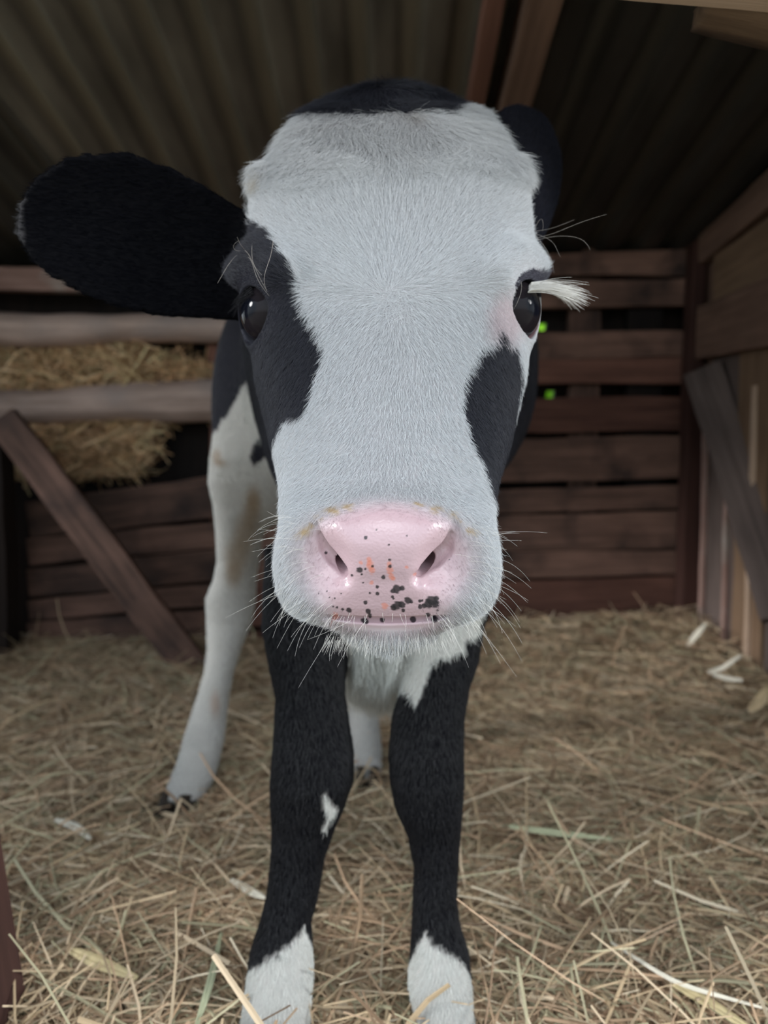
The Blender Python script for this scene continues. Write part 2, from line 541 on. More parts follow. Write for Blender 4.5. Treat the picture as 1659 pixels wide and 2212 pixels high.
class Slice:
    """stack of superellipse slices along z: centre (cx, cy), half width a, depth bf to the front, bb to the back, exponent n"""
    def __init__(s, z, cx, cy, a, bf, bb, n, sm=3, pad=.06):
        s.g, (s.cx, s.cy, s.a, s.bf, s.bb, s.n) = dense(z, (cx, cy, a, bf, bb, n), sm=sm)
        s.lo = np.array([(s.cx - s.a).min(), (s.cy - s.bf).min(), s.g[0]]) - pad
        s.hi = np.array([(s.cx + s.a).max(), (s.cy + s.bb).max(), s.g[-1]]) + pad
    def __call__(s, Q):
        z = np.clip(Q[:, 2], s.g[0], s.g[-1])
        cx, cy, a, bf, bb, n = (np.interp(z, s.g, c) for c in (s.cx, s.cy, s.a, s.bf, s.bb, s.n))
        dx, dy = np.abs(Q[:, 0] - cx), Q[:, 1] - cy
        b = np.where(dy < 0, bf, bb)
        dy = np.abs(dy)
        k = ((dx / a) ** n + (dy / b) ** n + 1e-9) ** (1 / n)
        r = np.sqrt(dx * dx + dy * dy) + 1e-6
        d = np.where(k < .05, -np.minimum(a, b), r * (1 - 1 / k))
        d = np.maximum(d, -np.minimum(a, b))
        oz = np.abs(Q[:, 2] - z)
        return np.where(oz > 0, np.where(d > 0, np.sqrt(d * d + oz * oz), oz), d)


class Ell:
    """ellipsoid, optional rotation matrix whose rows are its axes"""
    def __init__(s, c, r, R=None, pad=.05):
        s.c, s.r = np.asarray(c, float), np.asarray(r, float)
        s.R = None if R is None else np.asarray(R, float)
        e = np.full(3, s.r.max()) + pad
        s.lo, s.hi = s.c - e, s.c + e
    def __call__(s, Q):
        p = Q - s.c
        if s.R is not None: p = p @ s.R.T
        k0 = np.linalg.norm(p / s.r, axis=1); k1 = np.linalg.norm(p / (s.r ** 2), axis=1) + 1e-9
        return np.where(k0 < 1e-4, -s.r.min(), k0 * (k0 - 1) / k1)


class Chain:
    """tapered capsules along a path"""
    def __init__(s, pts, rad, pad=.05):
        s.p, s.r = np.asarray(pts, float), np.asarray(rad, float)
        s.lo = (s.p - s.r[:, None]).min(0) - pad; s.hi = (s.p + s.r[:, None]).max(0) + pad
    def __call__(s, Q):
        d = np.full(len(Q), 9.0)
        for i in range(len(s.p) - 1):
            a, b = s.p[i], s.p[i + 1]
            ab = b - a
            h = np.clip(((Q - a) @ ab) / (ab @ ab), 0, 1)
            d = np.minimum(d, np.linalg.norm(Q - a - h[:, None] * ab, axis=1) - (s.r[i] + h * (s.r[i + 1] - s.r[i])))
        return d


class Torso:
    """slices along y"""
    def __init__(s, y, cx, cz, a, bu, bd, n, pad=.06):
        s.g, (s.cx, s.cz, s.a, s.bu, s.bd, s.n) = dense(y, (cx, cz, a, bu, bd, n))
        s.lo = np.array([(s.cx - s.a).min(), s.g[0], (s.cz - s.bd).min()]) - pad
        s.hi = np.array([(s.cx + s.a).max(), s.g[-1], (s.cz + s.bu).max()]) + pad
    def __call__(s, Q):
        y = np.clip(Q[:, 1], s.g[0], s.g[-1])
        cx, cz, a, bu, bd, n = (np.interp(y, s.g, c) for c in (s.cx, s.cz, s.a, s.bu, s.bd, s.n))
        dx, dz = np.abs(Q[:, 0] - cx), Q[:, 2] - cz
        b = np.where(dz > 0, bu, bd); dz = np.abs(dz)
        k = ((dx / a) ** n + (dz / b) ** n + 1e-9) ** (1 / n)
        r = np.sqrt(dx * dx + dz * dz) + 1e-6
        d = np.where(k < .05, -np.minimum(a, b), r * (1 - 1 / k))
        d = np.maximum(d, -np.minimum(a, b))
        oy = np.abs(Q[:, 1] - y)
        return np.where(oy > 0, np.where(d > 0, np.sqrt(d * d + oy * oy), oy), d)


class EarShell:
    """cupped leaf: path from base to tip, half height up/down per station, cup towards `n`"""
    def __init__(s, base, tip, n, t, up, dn, bow, thick, cup, pad=.05):
        s.o = np.asarray(base, float); ax = np.asarray(tip, float) - s.o
        s.L = np.linalg.norm(ax); s.ax = ax / s.L
        n = np.asarray(n, float); n = n - (n @ s.ax) * s.ax; s.n = n / np.linalg.norm(n)
        s.up = np.cross(s.n, s.ax)
        if s.up[2] < 0: s.up = -s.up
        s.t, (s.u, s.d, s.bow, s.th, s.cup) = dense(t, (up, dn, bow, thick, cup), n=120, sm=4)
        c = s.o + ax / 2; e = np.full(3, s.L * .5 + .08)
        s.lo, s.hi = c - e - pad + .03, c + e + pad - .03
    def local(s, Q):
        p = Q - s.o
        return p @ s.ax, p @ s.up, p @ s.n
    def __call__(s, Q):
        t, v, w = s.local(Q)
        tt = np.clip(t / s.L, s.t[0], s.t[-1])
        u, d_, bow, th, cup = (np.interp(tt, s.t, c) for c in (s.u, s.d, s.bow, s.th, s.cup))
        mid, h = (u - d_) / 2, (u + d_) / 2
        q = (v - mid) / h
        w = w - bow - cup * np.minimum(q * q, 1.6)
        p = np.stack([(v - mid), w], 1); r = np.stack([h, th], 1)
        k0 = np.linalg.norm(p / r, axis=1); k1 = np.linalg.norm(p / r ** 2, axis=1) + 1e-9
        d = np.where(k0 < 1e-3, -th, k0 * (k0 - 1) / k1)
        ot = np.abs(t / s.L - tt) * s.L
        return np.where(ot > 0, np.where(d > 0, np.sqrt(d * d + ot * ot), ot), d)


FUR = .0016
# ---- head: silhouette rows (row, left, right, distance), front profile rows (row, distance), back
SIL = [(206, 790, 900, .515), (216, 740, 950, .51), (231, 684, 1006, .505), (252, 644, 1056, .498), (300, 612, 1088, .49), (350, 582, 1110, .486),
       (400, 552, 1136, .482), (450, 542, 1146, .478), (520, 536, 1154, .474), (580, 528, 1158, .468), (650, 524, 1158, .462), (700, 526, 1154, .456),
       (760, 538, 1148, .452), (820, 550, 1136, .448), (900, 570, 1116, .44), (960, 584, 1102, .430), (1020, 599, 1082, .418),
       (1060, 607, 1069, .405), (1100, 608, 1066, .392), (1150, 606, 1068, .382), (1200, 604, 1070, .376), (1250, 605, 1070, .372),
       (1285, 613, 1062, .370), (1310, 630, 1044, .369), (1328, 664, 1016, .368), (1340, 702, 984, .367), (1352, 722, 962, .368), (1368, 742, 940, .370), (1382, 775, 908, .372), (1390, 810, 870, .373)]
FRONT = [(206, .505), (222, .488), (250, .474), (330, .455), (420, .440), (520, .426), (655, .407), (760, .394), (880, .380), (1000, .362), (1060, .349),
         (1100, .338), (1150, .331), (1200, .329), (1250, .331), (1300, .335), (1325, .338), (1345, .342), (1370, .346), (1392, .352)]
BACK = [(.30, .40), (.325, .41), (.345, .435), (.37, .47), (.40, .515), (.45, .565), (.5, .60), (.55, .61), (.60, .59), (.635, .55)]
EXP = [(.30, 2.4), (.33, 2.9), (.37, 2.7), (.40, 2.3), (.45, 2.2), (.50, 2.3), (.56, 2.6), (.60, 2.4), (.64, 2.1)]
hz = np.array([zs(r[0], r[3]) for r in SIL])
hcx = np.array([(P(r[1], r[0], r[3])[0] + P(r[2], r[0], r[3])[0]) / 2 for r in SIL])
ha = np.array([(P(r[2], r[0], r[3])[0] - P(r[1], r[0], r[3])[0]) / 2 for r in SIL]) - FUR
hcy = np.array([r[3] for r in SIL])
fz = np.array([zs(r[0], r[1]) for r in FRONT]); fy = np.array([r[1] for r in FRONT])
o_ = np.argsort(fz)
hfy = np.interp(hz, fz[o_], fy[o_])
hbf = np.maximum(hcy - hfy, .006)
hbb = np.maximum(np.interp(hz, [b[0] for b in BACK], [b[1] for b in BACK]) - hcy, .012)
hn = np.interp(hz, [b[0] for b in EXP], [b[1] for b in EXP])
HEAD = Slice(hz, hcx, hcy, ha, hbf, hbb, hn, sm=2)


def surf(px, py, prims=(HEAD,), y0=.31, y1=.62):
    """point where the sight line through (px,py) first meets the given parts"""
    ys = np.linspace(y0, y1, 900)
    Q = np.array([P(px, py, y) for y in ys])
    d = np.min([p(Q) for p in prims], axis=0)
    i = np.argmax(d < 0) if (d < 0).any() else int(np.argmin(d))
    return Q[i]


# ---- legs: (row, left, right, distance, depth half-size ratio)
def leg_slice(rows, sm=2, shrink=.0012, n=2.3):
    z, cx, cy, a, bf, bb = [], [], [], [], [], []
    for py, l, r, y, kf in rows:
        p0, p1 = P(l, py, y), P(r, py, y)
        z.append(p0[2]); cx.append((p0[0] + p1[0]) / 2); cy.append(y); h = (p1[0] - p0[0]) / 2 - shrink
        a.append(h); bf.append(h * kf); bb.append(h * kf)
    return Slice(z, cx, cy, a, bf, bb, [n] * len(z), sm=sm)

FL = leg_slice([(1180, 575, 745, .60, 1.2), (1280, 568, 748, .585, 1.2), (1350, 566, 748, .575, 1.15), (1420, 578, 748, .568, 1.1), (1500, 594, 747, .56, 1.1), (1560, 592, 755, .555, 1.1),
                (1620, 588, 765, .548, 1.02), (1680, 583, 766, .545, 1.0), (1735, 583, 748, .543, 1.0), (1780, 586, 728, .541, 1.02),
                (1850, 584, 704, .538, 1.1), (1930, 575, 690, .534, 1.15), (1990, 560, 674, .53, 1.2), (2050, 540, 677, .524, 1.15),
                (2110, 532, 679, .515, 1.05), (2170, 524, 674, .507, 1.1), (2230, 512, 672, .50, 1.1), (2270, 500, 674, .494, 1.15)])
FR = leg_slice([(1180, 900, 1075, .60, 1.2), (1280, 895, 1070, .585, 1.2), (1350, 888, 1046, .575, 1.15), (1420, 878, 1036, .568, 1.1), (1480, 866, 1016, .56, 1.1), (1550, 846, 1004, .555, 1.1),
                (1620, 838, 1003, .548, 1.02), (1680, 840, 1004, .545, 1.0), (1740, 851, 1001, .543, 1.0), (1800, 878, 996, .541, 1.05),
                (1870, 892, 991, .538, 1.15), (1940, 890, 988, .534, 1.2), (2000, 888, 996, .53, 1.2), (2060, 884, 1015, .524, 1.15),
                (2120, 879, 1020, .515, 1.05), (2180, 890, 1024, .507, 1.1), (2240, 894, 1034, .50, 1.1), (2275, 890, 1040, .494, 1.15)])
HL = leg_slice([(800, 500, 640, .90, 1.1), (880, 488, 640, .89, 1.05), (940, 476, 620, .885, 1.0), (990, 456, 600, .885, .95), (1040, 450, 592, .895, .9), (1090, 460, 580, .91, .95), (1150, 466, 570, .93, 1.05),
                (1210, 469, 560, .95, 1.15), (1250, 462, 554, .962, 1.2), (1290, 445, 553, .97, 1.1), (1340, 446, 546, .97, 1.05), (1400, 447, 522, .96, 1.1), (1450, 441, 506, .95, 1.15),
                (1500, 426, 496, .94, 1.1), (1550, 410, 490, .93, 1.1), (1600, 394, 484, .905, 1.05), (1640, 384, 475, .89, 1.0), (1680, 368, 464, .875, 1.0), (1700, 359, 454, .868, 1.05), (1712, 354, 447, .865, 1.1)], sm=2)
HR = leg_slice([(900, 690, 840, .93, 1.1), (1000, 690, 840, .93, 1.0), (1100, 705, 835, .95, 1.0), (1200, 725, 825, .985, 1.1), (1270, 735, 825, 1.01, 1.15), (1310, 738, 828, 1.015, 1.1), (1380, 750, 822, 1.01, 1.1),
                (1450, 754, 816, .995, 1.15), (1520, 752, 817, .985, 1.1), (1580, 748, 822, .975, 1.05), (1625, 754, 826, .965, 1.0), (1655, 764, 826, .945, 1.05), (1668, 766, 826, .938, 1.1)], sm=2)

TORSO = Torso([.54, .56, .60, .66, .72, .80, .88, .95, 1.02, 1.07, 1.09],
              [.002, .002, .002, .002, .006, .010, -.012, -.045, -.066, -.074, -.076],
              [.40, .41, .43, .455, .48, .49, .50, .51, .52, .52, .52],
              [.03, .06, .085, .108, .128, .146, .140, .135, .115, .075, .03],
              [.05, .09, .13, .16, .165, .16, .155, .15, .13, .08, .03],
              [.06, .09, .12, .135, .14, .150, .145, .14, .12, .08, .03],
              [2.2] * 11)
NECK = Chain([P(842, 520, .55), P(835, 620, .62), (0.004, .70, .53)], [.072, .082, .12])
BRISKET = Chain([P(840, 1200, .62), P(845, 1330, .615), P(835, 1380, .65)], [.062, .052, .05])
HIP_L = Ell((-.125, .93, .46), (.075, .10, .14))
HIP_R = Ell((-.005, .98, .46), (.07, .09, .13))
TAIL = Chain([(-.075, 1.08, .60), (-.08, 1.115, .52), (-.082, 1.12, .40), (-.08, 1.11, .28)], [.018, .015, .012, .016])

# ---- ears
EAR_L = EarShell(P(545, 560, .505), P(34, 482, .475), (.25, -1, -.12), [-.12, 0, .1, .25, .4, .55, .7, .82, .91, .96, .985],
                 [.020, .022, .028, .037, .044, .0475, .045, .0385, .028, .0185, .009], [.036, .039, .040, .042, .0435, .0415, .037, .0305, .022, .0135, .006],
                 [0] * 11, [.016, .013, .0095, .007, .006, .0055, .005, .0046, .0042, .0038, .0032], [.010, .012, .014, .016, .016, .015, .012, .009, .006, .003, .001])
EAR_R = EarShell(P(1112, 500, .535), P(1176, 262, .62), (.55, -.80, .1), [-.12, 0, .15, .35, .55, .7, .82, .90, .96, .99],
                 [.022, .026, .032, .038, .041, .040, .035, .028, .019, .009], [.022, .024, .028, .034, .037, .036, .032, .026, .018, .009],
                 [0] * 10, [.015, .012, .009, .007, .006, .006, .005, .0046, .004, .0036], [-.002, -.004, -.006, -.007, -.007, -.006, -.004, -.002, -.001, 0])

# ---- face details
EYE_L, EYE_R = P(595, 678, .4455), P(1092, 673, .4455)
EYE_RAD = .0193
def unit(v): v = np.asarray(v, float); return v / np.linalg.norm(v)
def basis(n, upv=(0, 0, 1)):
    n = unit(n); s = unit(np.cross(upv, n)); u = np.cross(n, s); return np.array([n, s, u])
NL, NR = unit((-.71, -.70, .03)), unit((.74, -.67, .03))
LID_L, LID_R = Ell(EYE_L + NL * .0005, (.0200, .0214, .0216), basis(NL)), Ell(EYE_R + NR * .0005, (.0200, .0214, .0216), basis(NR))
BROW_L, BROW_R = Chain([P(520, 585, .46), P(560, 560, .445), P(600, 590, .425)], [.008, .011, .009]), Chain([P(1150, 580, .46), P(1105, 565, .44), P(1070, 600, .425)], [.008, .011, .009])
OPEN_L = Ell(EYE_L + NL * .0130 - np.array([0, 0, .0032]), (.0165, .0164, .0156), basis(NL, (-.25, 0, 1)))
OPEN_R = Ell(EYE_R + NR * .0130 - np.array([0, 0, .0012]), (.0165, .0168, .0160), basis(NR, (.20, 0, 1)))
HORN_L, HORN_R = Ell(P(577, 396, .474), (.0085, .012, .010)), Ell(P(1106, 385, .478), (.009, .012, .012))
POLL = Ell(P(845, 244, .515), (.040, .03, .010))
LOBE = Ell(surf(833, 1168) + np.array([0, .0072, 0]), (.0285, .0112, .0150))
FLANK_L, FLANK_R = Ell(surf(650, 1230) + np.array([0.003, .012, 0]), (.013, .014, .020)), Ell(surf(1022, 1230) + np.array([-.003, .012, 0]), (.013, .014, .020))
CHIN = Ell(P(845, 1362, .366), (.021, .018, .007))

def nostril(path, deep, soft):
    pts, rad = [], []
    for px, py, r, dy in path:
        pts.append(surf(px, py) + np.array([0, dy, 0])); rad.append(r)
    cut = Chain(pts, rad)
    dp = Chain([surf(a, b) + np.array([0, dy, 0]) for a, b, dy, r in deep], [q[3] for q in deep])
    sf = Ell(surf(*soft[:2]) + np.array([0, -.004, 0]), soft[2])
    return cut, dp, sf
NOS_L = nostril([(681, 1136, .0010, .0006), (679, 1162, .0026, .0012), (688, 1196, .0040, .0022), (706, 1221, .0045, .0026), (726, 1240, .0038, .0022), (740, 1250, .0020, .0012)],
                [(692, 1160, .0050, .0020), (703, 1190, .0075, .0030), (722, 1212, .0085, .0034), (743, 1236, .0065, .0026), (732, 1200, .020, .0040), (750, 1185, .034, .005)], (682, 1218, (.0120, .0082, .0125)))
NOS_R = nostril([(982, 1132, .0010, .0006), (985, 1162, .0028, .0012), (978, 1196, .0044, .0022), (956, 1223, .0050, .0026), (930, 1240, .0042, .0022), (908, 1249, .0022, .0012)],
                [(974, 1160, .0050, .0022), (962, 1190, .0078, .0040), (936, 1212, .0090, .0046), (908, 1234, .0068, .0034), (930, 1202, .020, .0054), (906, 1186, .034, .006)], (982, 1220, (.0120, .0088, .0125)))
CLEFT = Chain([P(398, 1660, .852), P(392, 1690, .838), P(388, 1716, .830)], [.001, .004, .006])
MOUTH = Chain([surf(x, y) + np.array([0, .0019, 0]) for x, y in ((690, 1318), (722, 1331), (770, 1336), (835, 1338), (900, 1336), (948, 1331), (985, 1318))], [.0012, .0021, .0024, .0024, .0024, .0021, .0012])

# (shape, blend radius, part id)   ids: 0 head 1 ear 2 torso/neck 3 front leg L 4 front leg R 5 hind L 6 hind R
UNION = [(HEAD, 0, 0), (TORSO, .03, 2), (NECK, .04, 2), (BRISKET, .03, 2), (HIP_L, .04, 5), (HIP_R, .04, 6),
         (FL, .022, 3), (FR, .022, 4), (HL, .025, 5), (HR, .025, 6), (TAIL, .012, 2), (EAR_L, .014, 1), (EAR_R, .012, 1),
         (POLL, .012, 0), (HORN_L, .008, 0), (HORN_R, .008, 0), (BROW_L, .014, 0), (BROW_R, .014, 0), (LID_L, .008, 0), (LID_R, .008, 0),
         (LOBE, .006, 0), (FLANK_L, .012, 0), (FLANK_R, .012, 0), (CHIN, .006, 0)]
CUT = [(OPEN_L, .0022), (OPEN_R, .0022), (NOS_L[2], .010), (NOS_R[2], .010), (NOS_L[0], .0040), (NOS_R[0], .0040), (NOS_L[1], .002), (NOS_R[1], .002), (MOUTH, .0012), (CLEFT, .006)]


def body_sdf(Q, want_id=False):
    d = np.full(len(Q), .2)
    best = np.full(len(Q), 9.0); ids = np.zeros(len(Q), int)
    for shp, k, pid in UNION:
        m = np.all((Q > shp.lo) & (Q < shp.hi), axis=1)
        if not m.any(): continue
        a, b = d[m], shp(Q[m])
        if want_id:
            bb = best[m]; w = b < bb
            bb = np.where(w, b, bb); best[m] = bb
            ii = ids[m]; ii[w] = pid; ids[m] = ii
        if k:
            h = np.clip(.5 + .5 * (a - b) / k, 0, 1)
            d[m] = a + (b - a) * h - k * h * (1 - h)
        else:
            d[m] = np.minimum(a, b)
    for shp, k in CUT:
        m = np.all((Q > shp.lo) & (Q < shp.hi), axis=1)
        if not m.any(): continue
        a, b = d[m], -shp(Q[m])
        h = np.clip(.5 - .5 * (a - b) / k, 0, 1)
        d[m] = a + (b - a) * h + k * h * (1 - h)
    return (d, ids) if want_id else d


def grad(Q, h=.0006):
    T = np.array([[1, -1, -1], [-1, -1, 1], [-1, 1, -1], [1, 1, 1]], float)
    g = np.zeros_like(Q)
    for t in T: g += t * body_sdf(Q + t * h)[:, None]
    return g / (4 * h)


def project_to(Q, it=3, cap=.004):
    for _ in range(it):
        d = body_sdf(Q); g = grad(Q)
        g2 = np.maximum((g * g).sum(1), .05)
        Q = Q - np.clip(d / g2, -cap, cap)[:, None] * g
    return Q


def grow_body():
    h = .0030
    lo = np.array([-.30, .30, -.012]); hi = np.array([.235, 1.15, .70])
    n = np.ceil((hi - lo) / h).astype(int)
    D = np.empty(n, np.float32)
    ax, ay, az = (lo[i] + h * np.arange(n[i]) for i in range(3))
    step = 24
    for i in range(0, n[0], step):
        X, Y, Z = np.meshgrid(ax[i:i + step], ay, az, indexing='ij')
        D[i:i + step] = body_sdf(np.stack([X.ravel(), Y.ravel(), Z.ravel()], 1)).reshape(X.shape)
    g = openvdb.FloatGrid(.2)
    g.copyFromArray(D)
    V, Q = g.convertToQuads(isovalue=0.0)
    V = V.astype(float) * h + lo
    me = mesh_np('body', V, Q[:, ::-1].copy())
    bm = bmesh.new(); bm.from_mesh(me)
    # keep the largest island
    bm.verts.ensure_lookup_table()
    seen, big = set(), []
    for v in bm.verts:
        if v.index in seen: continue
        st, isl = [v], []
        seen.add(v.index)
        while st:
            q = st.pop(); isl.append(q)
            for e_ in q.link_edges:
                w = e_.other_vert(q)
                if w.index not in seen: seen.add(w.index); st.append(w)
        if len(isl) > len(big): big = isl
    keep = set(x.index for x in big)
    bmesh.ops.delete(bm, geom=[v for v in bm.verts if v.index not in keep], context='VERTS')

    def reproject(it=3):
        C = np.array([v.co[:] for v in bm.verts])
        C2 = project_to(C, it)
        for v, c in zip(bm.verts, C2): v.co = c

    def refine(test):
        ed = [e_ for e_ in bm.edges if test((e_.verts[0].co + e_.verts[1].co) / 2)]
        bmesh.ops.subdivide_edges(bm, edges=ed, cuts=1, use_grid_fill=True)
    reproject(2)
    refine(lambda c: c.y < .53 and c.z > .30 and abs(c.x - .004) < .105)
    reproject(2)
    refine(lambda c: (c.y < .352 and c.z < .395 and c.z > .31) or (Vector(EYE_L) - c).length < .028 or (Vector(EYE_R) - c).length < .028)
    refine(lambda c: c.y < .349 and .318 < c.z < .372 and abs(c.x - .001) < .040)
    reproject(3)
    bmesh.ops.triangulate(bm, faces=[f for f in bm.faces if len(f.verts) > 4])
    bmesh.ops.recalc_face_normals(bm, faces=bm.faces)
    bm.to_mesh(me); bm.free()
    me.polygons.foreach_set('use_smooth', np.ones(len(me.polygons), bool))
    me.update()
    return me


# ---- coat colours (linear)
WHITE = np.array([.57, .59, .61]); BLACK = np.array([.020, .021, .029])
PINK = np.array([.43, .27, .30]); TANC = np.array([.42, .30, .19]); DIRT = np.array([.36, .25, .12])
PATCH_L = [(440, 440), (530, 490), (548, 478), (572, 492), (598, 520), (618, 556), (632, 588), (642, 615), (652, 648), (668, 682), (690, 722), (699, 748),
           (696, 780), (684, 818), (668, 862), (655, 898), (648, 908), (640, 905), (634, 910), (628, 903), (618, 905), (608, 926), (600, 934), (594, 950), (590, 965), (592, 985), (586, 1000), (600, 1052), (440, 1060)]
PATCH_R = [(1073, 735), (1095, 742), (1116, 750), (1122, 780), (1129, 815), (1124, 850), (1115, 880), (1112, 930), (1200, 1000), (1200, 1085), (1064, 1078), (1050, 1035), (1036, 990),
           (1022, 962), (1010, 930), (1003, 885), (1000, 845), (1004, 815), (1014, 793), (1030, 768), (1048, 752)]
LID_DARK_R = [(1118, 640), (1112, 615), (1124, 592), (1150, 580), (1190, 590), (1190, 650), (1160, 640), (1135, 628)]
CANTHUS_R = [(1072, 716), (1086, 712), (1092, 724), (1090, 742), (1070, 745)]
PINK_R = [(1040, 650), (1080, 640), (1112, 610), (1120, 640), (1100, 690), (1095, 715), (1150, 722), (1160, 745), (1120, 748), (1090, 735), (1050, 745), (1020, 745)]
PAD = [(684, 1128), (700, 1112), (760, 1094), (800, 1084), (835, 1082), (870, 1084), (930, 1100), (972, 1120), (990, 1140), (1008, 1165), (1012, 1205), (1008, 1240),
       (990, 1262), (975, 1292), (958, 1322), (948, 1345), (900, 1358), (790, 1358), (740, 1348), (706, 1330), (694, 1300), (676, 1268), (660, 1235), (652, 1190), (660, 1150)]
SOCK_L = [(440, 2106), (534, 2098), (545, 2086), (562, 2086), (580, 2068), (602, 2058), (612, 2040), (628, 2034), (640, 2022), (650, 2008), (657, 1993), (662, 2012), (668, 2016), (674, 2036), (740, 2060), (740, 2500), (440, 2500)]
SOCK_R = [(840, 2100), (884, 2078), (894, 2058), (902, 2044), (910, 2024), (919, 2008), (928, 2022), (944, 2040), (962, 2050), (970, 2062), (986, 2066), (998, 2082), (1008, 2092), (1016, 2104), (1080, 2110), (1080, 2500), (840, 2500)]
MARK_L = [(697, 1712), (708, 1722), (715, 1738), (734, 1744), (726, 1764), (712, 1776), (703, 1802), (699, 1798), (706, 1764), (700, 1742)]
CHEST = [(752, 1320), (752, 1400), (756, 1440), (762, 1478), (790, 1500), (830, 1510), (876, 1490), (888, 1510), (902, 1534), (912, 1500), (922, 1462), (930, 1440), (950, 1424), (968, 1424), (985, 1412), (1006, 1410), (1004, 1386),
         (1022, 1376), (1038, 1368), (1042, 1338), (1050, 1300), (1050, 1150), (752, 1150)]
THIGH = [(330, 1800), (330, 930), (470, 930), (480, 905), (500, 880), (518, 848), (530, 822), (540, 845), (556, 848), (566, 870), (573, 930), (650, 960), (650, 1800)]
SPOT_L = [(545, 965), (556, 950), (575, 946), (600, 940), (590, 980), (565, 992), (546, 1006), (540, 990)]
NOSE_SPOTS = [(704, 1194, 3.5), (790, 1161, 4), (813, 1145, 2), (840, 1177, 3), (879, 1157, 2), (737, 1282, 2), (777, 1231, 7), (789, 1229, 3), (760, 1243, 3), (781, 1241, 3), (784, 1259, 2.5), (828, 1247, 5), (843, 1223, 4), (805, 1223, 3), (842, 1209, 3),
              (815, 1268, 4), (815, 1282, 4.5), (799, 1281, 2.5), (790, 1301, 4.5), (754, 1318, 6), (740, 1316, 3), (728, 1312, 3), (720, 1310, 2.5), (796, 1320, 6), (799, 1330, 5), (723, 1292, 2), (688, 1282, 1.6), (712, 1291, 1.6), (706, 1277, 1.6),
              (858, 1272, 10), (868, 1270, 6), (849, 1276, 6), (848, 1289, 4), (850, 1293, 3), (881, 1297, 8), (889, 1300, 4), (907, 1298, 4), (912, 1297, 3), (857, 1308, 10), (868, 1306, 8), (850, 1312, 7), (871, 1318, 4),
              (934, 1298, 12), (926, 1304, 10), (940, 1306, 9), (917, 1308, 6), (907, 1311, 5), (942, 1294, 7), (925, 1328, 5), (938, 1334, 5), (945, 1318, 3), (788, 1340, 8), (826, 1339, 6), (892, 1338, 7), (940, 1338, 8), (970, 1209, 2)]
NOSE_RED = [(797, 1208, 6), (800, 1222, 10), (804, 1232, 8), (796, 1216, 6), (841, 1218, 6), (842, 1232, 9), (846, 1246, 7), (850, 1250, 5), (803, 1258, 5), (832, 1309, 8), (725, 1331, 9), (896, 1240, 4), (878, 1225, 4), (780, 1215, 5)]
CRUST = [(660, 1150, 14), (668, 1135, 12), (690, 1118, 12), (720, 1103, 16), (755, 1094, 14), (900, 1090, 14), (940, 1100, 14), (975, 1112, 12), (990, 1124, 10), (1015, 1145, 10), (645, 1165, 8)]
TAN_HIND = [(545, 1100, 26, 60), (530, 1150, 34, 60), (512, 1200, 36, 55), (505, 1240, 26, 40), (548, 1080, 20, 40), (468, 985, 14, 22), (476, 1000, 20, 10)]


